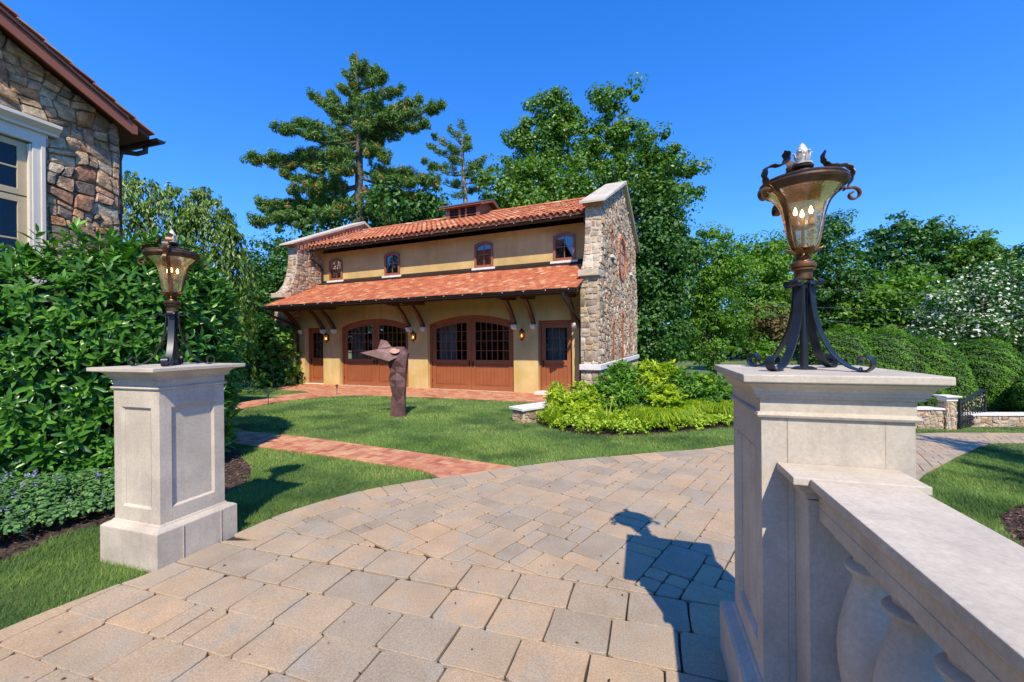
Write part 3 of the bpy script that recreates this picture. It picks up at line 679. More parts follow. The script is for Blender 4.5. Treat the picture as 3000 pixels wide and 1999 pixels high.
# roofs
def lower_roof():
    b = B(); b.prism([(-1.33, lowroof(-1.33)), (D2, lowroof(D2)), (D2, lowroof(D2) - .06), (-1.33, lowroof(-1.33) - .06)], lambda d, z, t: (t, d, z), -9.25, 2.32); b.build('lower_roof', 'deck', GP)
    b = B(); b.box(-9.25, 2.32, -1.32, -1.29, ZE - .13, ZE - .03)
    for k in range(40):
        s = -9.1 + k * .29; b.prism([(-1.28, lowroof(-1.28) - .063), (0, lowroof(0) - .063), (0, lowroof(0) - .16), (-1.28, lowroof(-1.28) - .15)], lambda d, z, t: (s + t, d, z), 0, .06)
    b.build('rafter', 'darkbrown', GP)
    rs = random.Random(11); pcs = []; nr = 16; e = (D2 + 1.34) / nr; L = e * 1.12
    for r in range(nr):
        d0 = -1.37 + r * e; s = -9.3 - (.08 if r % 2 else 0) + rs.uniform(-.01, .01)
        while s < 2.36:
            w = .163; s0, s1 = max(s, -9.3), min(s + w - .004, 2.36)
            if s1 - s0 > .03 and not (d0 > -.8 and False):
                if not (s1 > 2.27 and d0 > -.72):
                    j = rs.uniform(-.008, .008); z0 = lowroof(d0) + .034 + rs.uniform(0, .008); z1 = lowroof(d0 + L) + .012; t = .016
                    vs = [(s0, d0 + j, z0), (s1, d0 + j, z0 + rs.uniform(-.003, .003)), (s1, d0 + L, z1), (s0, d0 + L, z1), (s0, d0 + j, z0 - t - .01), (s1, d0 + j, z0 - t - .01), (s1, d0 + L, z1 - t), (s0, d0 + L, z1 - t)]
                    pcs.append((vs, [(0, 1, 2, 3), (0, 4, 5, 1), (1, 5, 6, 2), (3, 7, 4, 0)], rs.random(), (s0, d0, 0), w * e))
            s += w
    place_pieces(pcs, 'flat_roof_tile', 'tile', bpy.data.objects['lower_roof'], 300, lambda p: math.hypot(p[3][0] - 5.16, p[3][1] + 12), extra_name='flat_tile_field')
    # lead flashing at the wall
    B().prism([(D2 - .004, lowroof(D2) + .16), (D2 - .16, lowroof(D2 - .16) + .055), (D2 - .16, lowroof(D2 - .16) + .045), (D2 - .004, lowroof(D2) + .03)], lambda d, z, t: (t, d, z), -9.2, 2.25).build('flashing', 'bronze', GP)
lower_roof()
def gutter(y, z, s0, s1, r=.06):
    b = B(); n = 8; V = []
    for s in (s0, s1):
        for k in range(n + 1): a = pi + pi * k / n; V.append((s, y + r * cos(a), z + r * sin(a)))
        for k in range(n + 1): a = 2 * pi - pi * k / n; V.append((s, y + (r - .006) * cos(a), z + (r - .006) * sin(a)))
    m_ = 2 * (n + 1)
    b.add(V, [(i, (i + 1) % m_, m_ + (i + 1) % m_, m_ + i) for i in range(m_)] )
    for s in (s0, s1 - .004): b.prism([(y + r * cos(pi + pi * k / n), z + r * sin(pi + pi * k / n)) for k in range(n + 1)], lambda a, c, t: (t, a, c), s, s + .004)
    b.tube([(s0, y - r, z + .004), (s1, y - r, z + .004)], .009, 6)
    g = b.build('gutter', 'bronze', GP, smooth='auto')
    k = B(); s = s0 + .3
    while s < s1: k.box(s - .01, s + .01, y - r - .012, y - r + .01, z + .01, z + .03); s += .62
    k.build('gutter_clip', 'limewhite', g)
gutter(-1.385, ZE - .035, -9.3, 2.38); gutter(.57, 5.33, -9.15, 2.2, .055)
b = B(); b.tube([(2.0, -1.385, ZE - .08), (2.0, -1.38, ZE - .22), (2.05, -1.2, ZE - .36), (2.1, -.25, 2.15), (2.12, -.09, 2.02), (2.12, -.09, 1.85)], .048, 10); b.tube([(2.12, -.09, 1.86), (2.12, -.09, .02)], .045, 10); b.build('downspout', 'bronze', GP, smooth='auto')
b = B(); b.tube([(-9.15, -1.385, ZE - .08), (-9.15, -1.38, ZE - .2), (-9.12, -1.2, ZE - .32), (-9.08, -.25, 2.3), (-9.08, -.1, 2.15), (-9.08, -.1, .02)], .045, 10); b.build('downspout', 'bronze', GP, smooth='auto')
b = B(); b.tube([(-9.05, .57, 5.28), (-9.05, .57, 5.15), (-9.08, .5, 5.0), (-9.1, 1.05, 4.75), (-9.1, 1.12, 4.6), (-9.1, 1.12, 4.0)], .04, 10); b.build('downspout', 'bronze', GP, smooth='auto')
b = B(); b.tube([(2.1, .57, 5.28), (2.1, .58, 5.12), (2.14, .68, 5.0), (2.18, 1.1, 4.8), (2.18, 1.12, 4.6), (2.18, 1.12, 4.0)], .04, 10); b.build('downspout', 'bronze', GP, smooth='auto')
def main_roof():
    b = B()
    b.prism([(.5, mainroof(.5)), (RD, RZ), (6.9, mainroof(6.9)), (6.9, mainroof(6.9) - .08), (RD, RZ - .08), (.5, mainroof(.5) - .08)], lambda d, z, t: (t, d, z), -9.2, 2.25)
    b.build('main_roof', 'deck', GP); mr = bpy.data.objects['main_roof']
    b = B()
    for k in range(20):
        s = -9.0 + k * .585; b.prism([(.64, mainroof(.64) - .083), (D2, mainroof(D2) - .083), (D2, mainroof(D2) - .17), (.7, mainroof(.7) - .17), (.64, mainroof(.64) - .13)], lambda d, z, t: (s + t, d, z), 0, .08)
    b.build('rafter_tail', 'darkbrown', GP)
    rs = random.Random(21); pcs = []; nr = 10; e = (RD - .48) / nr; sp = .215; nc = int(11.4 / sp)
    for side in (0, 1):
        for r in range(nr):
            for c in range(nc):
                s = -9.14 + sp * (c + .5); d0 = .45 + r * e; d1 = d0 + e * 1.15; R0 = .085; R1 = .07
                if side: d0, d1 = 2 * RD - d0, 2 * RD - d1
                if side and rs.random() < .0: continue
                z0 = mainroof(d0) + .045 + rs.uniform(-.004, .006) ; z1 = mainroof(d1) + .02; j = rs.uniform(-.006, .006); V = []; n = 6
                for (d, z, R) in ((d0, z0, R0), (d1, z1, R1)):
                    for k in range(n + 1): a = pi * k / n; V.append((s + j + R * cos(a), d, z + R * .8 * sin(a) - .012))
                # inner ring for thickness at the mouth
                for k in range(n + 1): a = pi * k / n; V.append((s + j + (R0 - .016) * cos(a), d0, z0 + (R0 * .8 - .014) * sin(a) - .012))
                for k in range(n + 1): a = pi * k / n; V.append((s + j + (R0 - .016) * cos(a), d0 + (d1 - d0) * .3, z0 + (z1 - z0) * .3 + (R0 * .8 - .014) * sin(a) - .012))
                m_ = n + 1
                F = [(k, k + 1, m_ + k + 1, m_ + k) for k in range(n)] + [(k, k + 1, 2 * m_ + k + 1, 2 * m_ + k) for k in range(n)] + [(2 * m_ + k, 2 * m_ + k + 1, 3 * m_ + k + 1, 3 * m_ + k) for k in range(n)]
                # pan between the covers
                o = len(V)
                for (d, z) in ((d0 + .01 * (1 if not side else -1), z0 - .01), (d1, z1 - .012)):
                    for k in range(4): a = pi + pi * (k + .5) / 4; V.append((s + sp / 2 + .06 * cos(a), d, z + .035 * sin(a) + .004))
                F += [(o + k, o + k + 1, o + 5 + k, o + 4 + k) for k in range(3)]
                pcs.append((V, F, rs.random(), (s, d0, 0), .06 if not side else .0))
    place_pieces(pcs, 'barrel_roof_tile', 'tile', mr, 300, lambda p: (0 if p[4] > 0 else 1, math.hypot(p[3][0] - 5.16, p[3][1] + 12)), smooth='auto', extra_name='barrel_tile_field')
    b = B(); s = -9.2
    while s < 2.2:
        V = []; n = 6
        for (q, R) in ((s, .1), (s + .38, .085)):
            for k in range(n + 1): a = pi * k / n; V.append((min(q, 2.25), RD + R * cos(a), RZ + .045 + R * .8 * sin(a)))
        b.add(V, [(k, k + 1, n + 2 + k, n + 1 + k) for k in range(n)], random.Random(int(s * 99)).random()); s += .36
    b.build('ridge_tile', 'tile', mr, smooth='auto')
main_roof()
def cupola():
    s0, s1, d0, d1 = -4.15, -2.62, 2.85, 4.35; b = B(); zb, zt = 6.35, 7.02
    b.box(s0, s1, d1 - .06, d1, zb, zt)
    for (a, c) in ((s0, s0 + .16), (s1 - .16, s1), (s0 + .58, s0 + .66), (s1 - .66, s1 - .58)): b.box(a, c, d0, d0 + .06, zb, zt)
    for (a, c) in ((s0 + .16, s0 + .58), (s0 + .66, s1 - .66), (s1 - .58, s1 - .16)): b.box(a, c, d0, d0 + .06, zb, zb + .14); b.box(a, c, d0, d0 + .06, zt - .08, zt)
    for s in (s0, s1 - .05): b.prism([(d0 + .06, zb - .1), (d1 - .06, zb - .1), (d1 - .06, zt), ((d0 + d1) / 2, zt + .27), (d0 + .06, zt)], lambda d, z, t: (s + t, d, z), 0, .05)
    cu = b.build('cupola', 'brown', GP, bevel=.006)
    for (a, c) in ((s0 + .16, s0 + .58), (s0 + .66, s1 - .66), (s1 - .58, s1 - .16)):
        for k in range(4):
            z = zb + .16 + k * .11; B().prism([(d0 + .01, z), (d0 + .06, z + .07), (d0 + .06, z + .085), (d0 + .01, z + .015)], lambda d, zz, t: (t, d, zz), a, c).build('louvre', 'darkbrown', cu)
    B().box(s0 + .05, s1 - .05, d0 + .1, d1 - .1, zb - .1, zt - .02).build('louvre_backing', 'black', cu)
    m_ = (d0 + d1) / 2; b = B()
    for sg in (-1, 1):
        b.prism([(m_, zt + .36), (m_ + sg * .98, zt + .36 - .98 * .36), (m_ + sg * .98, zt + .32 - .98 * .36), (m_, zt + .32)], lambda d, z, t: (t, d, z), s0 - .2, s1 + .25)
    b.build('cupola_roof', 'leaded', cu)
    b = B()
    for sg in (-1, 1):
        for s in (s0 - .19, s1 + .2): b.prism([(m_, zt + .316), (m_ + sg * .96, zt + .316 - .96 * .36), (m_ + sg * .96, zt + .22 - .96 * .36), (m_, zt + .22)], lambda d, z, t: (s + t, d, z), 0, .04)
    b.box(s0 - .18, s1 + .2, d0 - .2, d0 - .17, zt - .09, zt - .01); b.build('cupola_fascia', 'brown', cu)
cupola()
FRONT = [(-.62, -.6), (-.62, 3.32)]; SCROLL = smooth_line([(-.62, 3.5), (-.42, 3.66), (-.22, 3.98), (-.07, 4.45), (-.01, 5.0), (0, 5.5)], 4)
def gable(x0, x1, outer, seed):
    """x0..x1 thickness; outer=+1 when the outer (fully stone-faced) side is x1"""
    prof = [(7.3, -.6), (7.3, 3.4), (7.0, 4.0), (6.85, 5.6), (RD, 7.12), (0, 5.52)] + SCROLL[::-1] + [(-.62, -.6)]
    b = B(); b.prism(prof, lambda d, z, t: (t, d, z), x0 + .01, x1 - .01); core = b.build('gable_wall', 'mortar', GP)
    P = prof if area(prof) > 0 else prof[::-1]
    def fo(a, b_, h): return (x1 + h - .005, a, b_)
    def fi(a, b_, h): return (x1 + h - .005, a, b_)
    pcs = []
    if outer:
        holes = [(1.32, 1.72, .98, 2.2), (3.02, 3.62, .98, 2.52), (4.85, 5.25, .98, 2.2), (2.85 - .35, 3.25 + 1.0, 3.62, 5.38), (1.2, 1.6, 4.2, 5.05), (5.1, 5.5, 4.2, 5.05), (-1, 8, .8, .97)]
        pcs += stones([p for p in P], fo, seed, .014, .08, 1.1, .008, (.015, .06), holes, rcut=.32)
    else:
        pcs += stones(P, fi, seed, .014, .07, 1.2, .008, (.012, .045), [(-1, 0.01, -1, -.9), (-.0, 8, -1, 3.3), (-1, 8, .8, .95)])
    # front of the pier
    ff = lambda a, z, h: (a, -.62 - h + .005, z)
    pcs += stones([(x0, -.5), (x1, -.5), (x1, 3.3), (x0, 3.3)], ff, seed + 1, .03, .1, 1.3, .008, (.015, .045), [(x0 - 1, x1 + 1, .8, .97)], warp=.02, rcut=.25)
    cum = [0]
    for i in range(1, len(SCROLL)): cum.append(cum[-1] + math.dist(SCROLL[i - 1], SCROLL[i]))
    def fs(a, l, h):
        l = max(0, min(l, cum[-1] - 1e-4)); i = next(k for k in range(len(cum) - 1) if cum[k + 1] > l); t = (l - cum[i]) / (cum[i + 1] - cum[i])
        p, q = SCROLL[i], SCROLL[i + 1]; dx, dz = q[0] - p[0], q[1] - p[1]; L = math.hypot(dx, dz)
        return (a, p[0] + dx * t - dz / L * (h - .003), p[1] + dz * t + dx / L * (h - .003))
    pcs += stones([(x0, .02), (x1, .02), (x1, cum[-1]), (x0, cum[-1])], fs, seed + 2, .025, .08, 1.2, .014, (.012, .03), warp=.025, rcut=.3)
    place_pieces(pcs, 'stone', 'stonegold', core, 150, lambda p: -p[4] / (1 + .0 * p[3][1]) , smooth='auto', extra_name='rubble_field')
    b = B(); b.box(x0 - .03, x1 + .05, -.76, -.3, 3.32, 3.5); b.build('ledge_block', 'mortar', core, bevel=.02)
    b = B(); b.box(x0 - .02, x1 + .09, -.72, -.55, .8, .955)
    if outer: b.box(x1 - .02, x1 + .09, -.55, 7.4, .8, .955)
    else: b.box(x1 - .02, x1 + .06, -.55, 0, .8, .95)
    b.build('string_course', 'limewhite', core, bevel=.012)
    # coping slabs
    xo0, xo1 = (x0 - .1, x1 + .16) if outer else (x0 - .16, x1 + .14)
    for sg in (0, 1):
        y0, z0 = (-.28, 7.12 + .02 - (RD + .28) * .445); y1, z1 = RD, 7.14
        if sg: y0 = 2 * RD - y0
        b = B(); b.prism([(y0, z0), (y1, z1), (y1, z1 + .13), (y0, z0 + .07)], lambda d, z, t: (t, d, z), xo0, xo1)
        b.build('coping', 'lime', core, bevel=.012)
        bb = B(); bb.prism([(y0 + (.14 if not sg else -.14), z0 - .035), (y1, z1 - .1), (y1, z1 - .003), (y0 + (.14 if not sg else -.14), z0 + .055)], lambda d, z, t: (t, d, z), x0 - .03, x1 + .05); bb.build('brick_course', 'brick', core)
        if not outer:                # brick dentils on the side that faces the roof
            n = 18
            for k in range(n):
                y = (.15 + 3.3 * k / n) if not sg else 2 * RD - (.15 + 3.3 * k / n); z = 7.12 - abs(y - RD) * .445
                B().box(x1 + .002, x1 + .1, y - .055, y + .035, z - .31, z - .14, random.random()).build('dentil', 'brick', core)
            w0 = -.0 if not sg else 2 * RD
            B().prism([(w0, 5.52 - .35), (RD, 7.12 - .36), (RD, 7.12 - .3), (w0, 5.52 - .29)], lambda d, z, t: (t, d, z), x1, x1 + .05).build('brick_course', 'brick', core)
    return core
gr = gable(2.25, 2.73, True, 31); gl = gable(-9.68, -9.2, False, 47)
def brick_arch(core, x, y, z, w, zb):
    r = w / 2; n = 9
    for k in range(n):
        a0, a1 = pi * k / n + .03, pi * (k + 1) / n - .03
        q = [(y + r * cos(a0), z + r * sin(a0)), (y + (r + .11) * cos(a0), z + (r + .11) * sin(a0)), (y + (r + .11) * cos(a1), z + (r + .11) * sin(a1)), (y + r * cos(a1), z + r * sin(a1))]
        B().prism(q, lambda d, zz, t: (t, d, zz), x - .01, x + .05, random.random()).build('arch_brick', 'brick', core)
    b = B(); pts = [(y - r, zb), (y + r, zb)] + [(y + r * cos(pi * k / 10), z + r * sin(pi * k / 10)) for k in range(11)]
    ins = [(y + (p[0] - y) * .8, max(zb + .05, z + (p[1] - z) * .85)) for p in pts]
    for i in range(len(pts)):
        j = (i + 1) % len(pts)
        if math.dist(pts[i], pts[j]) > .001: b.prism([pts[i], pts[j], ins[j], ins[i]], lambda d, zz, t: (t, d, zz), x - .03, x + .02)
    b.box(x - .02, x + .01, y - .01, y + .01, zb + .05, z); 
    for zz in np.arange(zb + .35, z, .35): b.box(x - .018, x + .008, y - r * .8, y + r * .8, zz - .01, zz + .01)
    w_ = b.build('slit_window', 'brown', core)
    B().add([(x - .012, p[0], p[1]) for p in ins], [tuple(range(len(ins)))]).build('pane', 'blueglass', core)
    return w_
for (y, z, w, zb) in ((1.52, 2.02, .3, .97), (3.32, 2.3, .42, .97), (5.05, 2.02, .3, .97), (1.4, 4.9, .28, 4.22), (5.3, 4.9, .28, 4.22)): brick_arch(gr, 2.73, y, z, w, zb)
for y in (1.4, 5.3): B().box(2.7, 2.84, y - .24, y + .24, 4.12, 4.21).build('sill', 'limewhite', gr, bevel=.008)
def round_window():
    y, z, r, x = 3.4, 4.5, .66, 2.73; n = 34
    for k in range(n):
        a0, a1 = 2 * pi * k / n + .015, 2 * pi * (k + 1) / n - .015
        q = [(y + R_ * cos(a), z + R_ * sin(a)) for R_, a in ((r, a0), (r + .17, a0), (r + .17, a1), (r, a1))]
        B().prism(q, lambda d, zz, t: (t, d, zz), x - .01, x + .055, random.random()).build('arch_brick', 'brick', gr)
    b = B()
    for k in range(n):
        a0, a1 = 2 * pi * k / n, 2 * pi * (k + 1) / n
        q = [(y + R_ * cos(a), z + R_ * sin(a)) for R_, a in ((r - .1, a0), (r, a0), (r, a1), (r - .1, a1))]; b.prism(q, lambda d, zz, t: (t, d, zz), x - .03, x + .03)
    for o in (-.2, .2): b.box(x - .02, x + .01, y + o - .014, y + o + .014, z - .52, z + .52); b.box(x - .018, x + .008, y - .52, y + .52, z + o - .014, z + o + .014)
    rw = b.build('round_window', 'brown', gr)
    B().add([(x - .012, y + (r - .05) * cos(2 * pi * k / n), z + (r - .05) * sin(2 * pi * k / n)) for k in range(n)], [tuple(range(n))]).build('pane', 'blueglass', rw)
round_window()
b = B(); b.tube([(2.5, 3.5, 7.2), (2.5, 3.5, 7.75)], .008, 5); b.tube([(-9.25, 3.6, 6.4), (-9.25, 3.6, 7.9)], .008, 5); b.build('lightning_rod', 'iron', GP)

# ------------------------------------------------------------------ stone house on the left
HTH = radians(17.5)
HP = empty('stone_house', (-6.904, 7.5, 0), -HTH, 'fieldstone house with a cream trimmed window and red tiled gable roof at the left edge', 'house')
def house():
    top = lambda t: 5.42 - .5 * t
    prof = [(0, -.2), (0, 5.4), (-6, 8.4), (-12, 5.4), (-12, -.2)]
    win = (-3.2, -1.12, 1.4, 4.78)
    b = B(); f = lambda y, z, t: (t, y, z)
    b.prism([(0, -.2), (0, 5.4), (win[1], 5.96), (win[1], -.2)][::-1], f, -.4, -.005)
    b.prism([(win[1], 4.78), (win[1], 5.96), (-6, 8.4), (-6, -.2), (win[0], -.2), (win[0], 4.78)], f, -.4, -.005)
    b.prism([(win[0], -.2), (win[0], 1.4), (win[1], 1.4), (win[1], -.2)], f, -.4, -.005)
    b.prism([(-6, 8.4), (-12, 5.4), (-12, -.2), (-6, -.2)], f, -.4, -.005)
    b.box(-7.6, -.41, -.4, -.005, -.2, 5.3); b.box(-8, -7.6, -12, -.005, -.2, 5.3); b.box(-7.6, -.41, -12, -11.6, -.2, 5.3)
    core = b.build('gable_wall', 'mortar_dark', HP)
    pcs = stones(prof, lambda a, z, h: (-.005 + h, a, z), 91, .012, .1, 1.3, .006, (.02, .075), [(win[0] - .02, win[1] + .15, 1.3, 5.06)], warp=.05, rcut=.2)
    place_pieces(pcs, 'stone', 'stone', core, 260, lambda p: (0 if p[3][1] > -2.2 and p[3][2] > 2.3 else 1, abs(p[3][1])), smooth='auto', extra_name='fieldstone_field')
    pcs = stones([(-7.9, -.1), (0, -.1), (0, 5.35), (-7.9, 5.35)], lambda a, z, h: (a, -.005 + h, z), 92, .05, .14, 1.3, .006, (.03, .06))
    place_pieces(pcs, 'stone', 'stone', core, 0, lambda p: 0, smooth='auto', extra_name='fieldstone_rear')
    # window
    y0, y1 = win[0], win[1]; b = B()
    b.box(-.1, .06, y1, y1 + .15, 1.4, 4.66); b.box(-.1, .04, y1 - .03, y1, 1.4, 4.63); b.box(-.1, .045, y1 + .03, y1 + .06, 1.4, 4.65)
    b.box(-.1, .08, y1 + .09, y1 + .14, 1.4, 4.655)
    b.box(-.1, .06, y0 - .15, y0, 1.4, 4.66); b.box(-.1, .05, y0 - .2, y1 + .18, 4.66, 4.84)
    b.prism([(0, 4.84), (.1, 4.84), (.1, 4.88), (.19, 4.95), (.19, 5.0), (0, 5.04)], lambda x, z, t: (x, t, z), y0 - .3, y1 + .29)
    w = b.build('window_trim', 'trim', HP, bevel=.005)
    b = B(); m_ = (y0 + y1) / 2
    for (a, c) in ((y0, m_), (m_, y1 - .03)):
        for (za, zc) in ((1.45, 3.82), (3.84, 4.64)):
            b.box(-.07, -.02, a + .0, a + .1, za, zc); b.box(-.07, -.02, c - .1, c, za, zc); b.box(-.07, -.02, a + .1, c - .1, za, za + .09); b.box(-.07, -.02, a + .1, c - .1, zc - .09, zc)
            zz = (za + zc) / 2
            rows = [zz] if zc > 4 else [za + .09 + (zc - za - .18) * q / 4 for q in (1, 2, 3)]
            for z in rows: b.box(-.06, -.03, a + .1, c - .1, z - .012, z + .012)
    s = b.build('window', 'sash', HP, bevel=.004)
    B().add([(-.045, y0, 1.4), (-.045, y1, 1.4), (-.045, y1, 4.66), (-.045, y0, 4.66)], [(0, 1, 2, 3)]).build('pane', 'glass', s)
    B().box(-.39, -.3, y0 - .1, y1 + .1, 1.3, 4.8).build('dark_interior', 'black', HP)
    # roof: slabs, rake boards, tiles
    ov = .36; b = B()
    rt = lambda t: 5.53 - .5 * t
    b.prism([(.3, rt(.3)), (-6, rt(-6)), (-6, rt(-6) - .09), (.3, rt(.3) - .09)], f, -8.3, ov - .03); b.prism([(-6, rt(-6)), (-12.3, rt(.3)), (-12.3, rt(.3) - .09), (-6, rt(-6) - .09)], f, -8.3, ov - .03)
    rf = b.build('roof', 'darkbrown', HP)
    b = B(); b.prism([(.1, rt(.1) - .05), (-6, rt(-6) - .05), (-6, rt(-6) - .26), (.02, rt(.02) - .26), (.1, rt(.1) - .2)], f, ov - .03, ov + .0); b.build('rake_board', 'brown', rf, bevel=.004)
    b = B(); b.prism([(-.05, rt(-.05) - .03), (-6, rt(-6) - .03), (-6, rt(-6) - .08), (-.05, rt(-.05) - .08)], f, ov, ov + .03); b.build('rake_mould', 'darkbrown', rf)
    rs = random.Random(5)
    for k in range(22):
        t0 = .34 - k * .29; t1 = t0 - .31; lift0, lift1 = .045, .012
        for (xa, xb) in ((ov - .14, ov + .05), (ov - .36, ov - .15)):
            B().prism([(t0, rt(t0) + lift0 - .022), (t1, rt(t1) + lift1 - .022), (t1, rt(t1) + lift1), (t0, rt(t0) + lift0)], f, xa, xb, rs.random()).build('rake_tile', 'tile', rf)
    b = B()
    for k in range(22):
        t0 = .34 - k * .29; t1 = t0 - .31; x = ov - .37
        while x > -8.2: b.prism([(t0, rt(t0) + .02), (t1, rt(t1) - .01), (t1, rt(t1) + .012), (t0, rt(t0) + .045)], f, x - .2, x, rs.random()); x -= .21
    b.build('tile_field', 'tile', rf, kind='stuff')
    # gutter along the eave
    b = B(); n = 8; y, z, r = .4, 5.3, .07; V = []
    for s_ in (-8, ov + .12):
        for k in range(n + 1): a = pi + pi * k / n; V.append((s_, y + r * cos(a), z + r * sin(a)))
    b.add(V, [(k, k + 1, n + 2 + k, n + 1 + k) for k in range(n)]); b.prism([(y + r * cos(pi + pi * k / n), z + r * sin(pi + pi * k / n)) for k in range(n + 1)], f, ov + .115, ov + .12)
    b.tube([(-8, y + r, z + .004), (ov + .12, y + r, z + .004)], .01, 6); b.tube([(-8, y - r, z + .004), (ov + .12, y - r, z + .004)], .01, 6)
    b.build('gutter', 'bronze', HP, smooth='auto')
    b = B(); b.tube([(.06, y, z - .04), (.06, y, z - .15), (.0, y - .1, z - .22), (-.1, .12, z - .25), (-.15, .1, z - .4), (-.15, .1, .05)], .045, 8); b.build('downspout', 'bronze', HP, smooth='auto')
house()

# ------------------------------------------------------------------ pillars
def pillar(cx, cy, rz, W, Dp, H, sl, label, faces, base_out=.06):
    P = empty('stone_pillar', (cx, cy, 0), rz, label, 'pillar')
    hw, hd = W / 2, Dp / 2; B0 = .27
    b = B(); bo = base_out
    b.box(-hw - bo, hw + bo, -hd - bo, hd + bo, -.1, B0)
    for (o0, z0, o1, z1) in ((bo, B0, bo * .75, B0 + .012), (bo * .75, B0 + .012, bo * .25, B0 + .026), (bo * .25, B0 + .026, .004, B0 + .04)):
        b.frustum((-hw - o0, hw + o0, -hd - o0, hd + o0), (-hw - o1, hw + o1, -hd - o1, hd + o1), z0, z1)
    b.build('base', 'lime', P, bevel=.003)
    ztop = H - .165; b = B(); ps = .085; z0 = B0 + .04
    for sx in (-1, 1):
        for sy in (-1, 1): b.box(min(sx * hw, sx * (hw - ps)), max(sx * hw, sx * (hw - ps)), min(sy * hd, sy * (hd - ps)), max(sy * hd, sy * (hd - ps)), z0, ztop)
    zl, zh = z0 + .1, ztop - .13
    rc = .018
    b.box(-hw + rc, hw - rc, -hd + ps, hd - ps, z0, ztop); b.box(-hw + ps, hw - ps, -hd + rc, -hd + ps, z0, ztop); b.box(-hw + ps, hw - ps, hd - ps, hd - rc, z0, ztop)
    for name, on in faces.items():
        if name in 'FB':
            y0, y1 = (-hd, -hd + rc) if name == 'F' else (hd - rc, hd); a, c = -hw + ps, hw - ps
            if on:
                b.box(a, c, y0, y1, z0, zl); b.box(a, c, y0, y1, zh, ztop)
                yi = y1 if name == 'F' else y0; yo = y0 if name == 'F' else y1
                for q in ([(a, zl), (c, zl), (c - .014, zl + .014), (a + .014, zl + .014)], [(a, zh), (c, zh), (c - .014, zh - .014), (a + .014, zh - .014)], [(a, zl), (a, zh), (a + .014, zh - .014), (a + .014, zl + .014)], [(c, zl), (c, zh), (c - .014, zh - .014), (c - .014, zl + .014)]):
                    b.add([(q[0][0], yo, q[0][1]), (q[1][0], yo, q[1][1]), (q[2][0], yi - (.001 if name == 'F' else -.001), q[2][1]), (q[3][0], yi - (.001 if name == 'F' else -.001), q[3][1])], [(0, 1, 2, 3)])
            else: b.box(a, c, y0, y1, z0, ztop)
        else:
            x0, x1 = (-hw, -hw + rc) if name == 'L' else (hw - rc, hw); a, c = -hd + ps, hd - ps
            if on:
                b.box(x0, x1, a, c, z0, zl); b.box(x0, x1, a, c, zh, ztop)
                xi = x1 if name == 'L' else x0; xo = x0 if name == 'L' else x1
                for q in ([(a, zl), (c, zl), (c - .014, zl + .014), (a + .014, zl + .014)], [(a, zh), (c, zh), (c - .014, zh - .014), (a + .014, zh - .014)], [(a, zl), (a, zh), (a + .014, zh - .014), (a + .014, zl + .014)], [(c, zl), (c, zh), (c - .014, zh - .014), (c - .014, zl + .014)]):
                    e_ = -.001 if name == 'L' else .001
                    b.add([(xo, q[0][0], q[0][1]), (xo, q[1][0], q[1][1]), (xi + e_, q[2][0], q[2][1]), (xi + e_, q[3][0], q[3][1])], [(0, 1, 2, 3)])
            else: b.box(x0, x1, a, c, z0, ztop)
    b.build('shaft', 'lime', P, bevel=.0025)
    # bead, frieze, cove and top slab
    b = B(); R = lambda o: (-hw - o, hw + o, -hd - o, hd + o)
    for (o0, z0_, o1, z1_) in ((.0, 0, .012, .004), (.012, .004, .016, .012), (.016, .012, .012, .02), (.012, .02, .003, .025)): b.frustum(R(o0), R(o1), ztop + z0_, ztop + z1_)
    b.frustum(R(.003), R(.003), ztop + .025, H - .09)
    cv = [(.006, -.09), (.02, -.088), (.02, -.078), (.028, -.076), (.03, -.062), (.042, -.045), (.062, -.034), (sl - .012, -.028)]
    for i in range(len(cv) - 1): b.frustum(R(cv[i][0]), R(cv[i + 1][0]), H + cv[i][1], H + cv[i + 1][1])
    b.build('cornice', 'lime', P, smooth='auto')
    B().box(-hw - sl, hw + sl, -hd - sl, hd + sl, H - .028, H).build('cap_slab', 'lime', P, bevel=.004)
    return P
LP = pillar(-2.675, 3.346, -radians(17.6), .48, .49, 1.435, .108, 'tall pale limestone pillar with recessed panels at the left of the driveway, beside the laurel hedge', dict(F=True, B=True, L=True, R=True))
RP = pillar(1.232, 1.778, -radians(17.2), .47, .52, 1.47, .072, 'pale limestone pillar at the right of the driveway that the stone balustrade runs into', dict(F=False, B=True, L=True, R=True))
def joints(P, lst):
    b = B()
    for q in lst: b.box(*q)
    b.build('mortar_joint', 'mortar', P)
joints(LP, [(-.05 - .0012, -.05 + .0012, -.3065, -.3, 0, .27), (.3, .3062, -.13, -.127, 0, .27), (.3, .3062, .16, .1625, 0, .27)])
joints(RP, [(-.148, -.1466, -.2608, -.25, .31, 1.3), (.1485, .15, -.2608, -.25, .31, 1.3), (-.296, -.29, -.1, -.0975, 0, .27)])

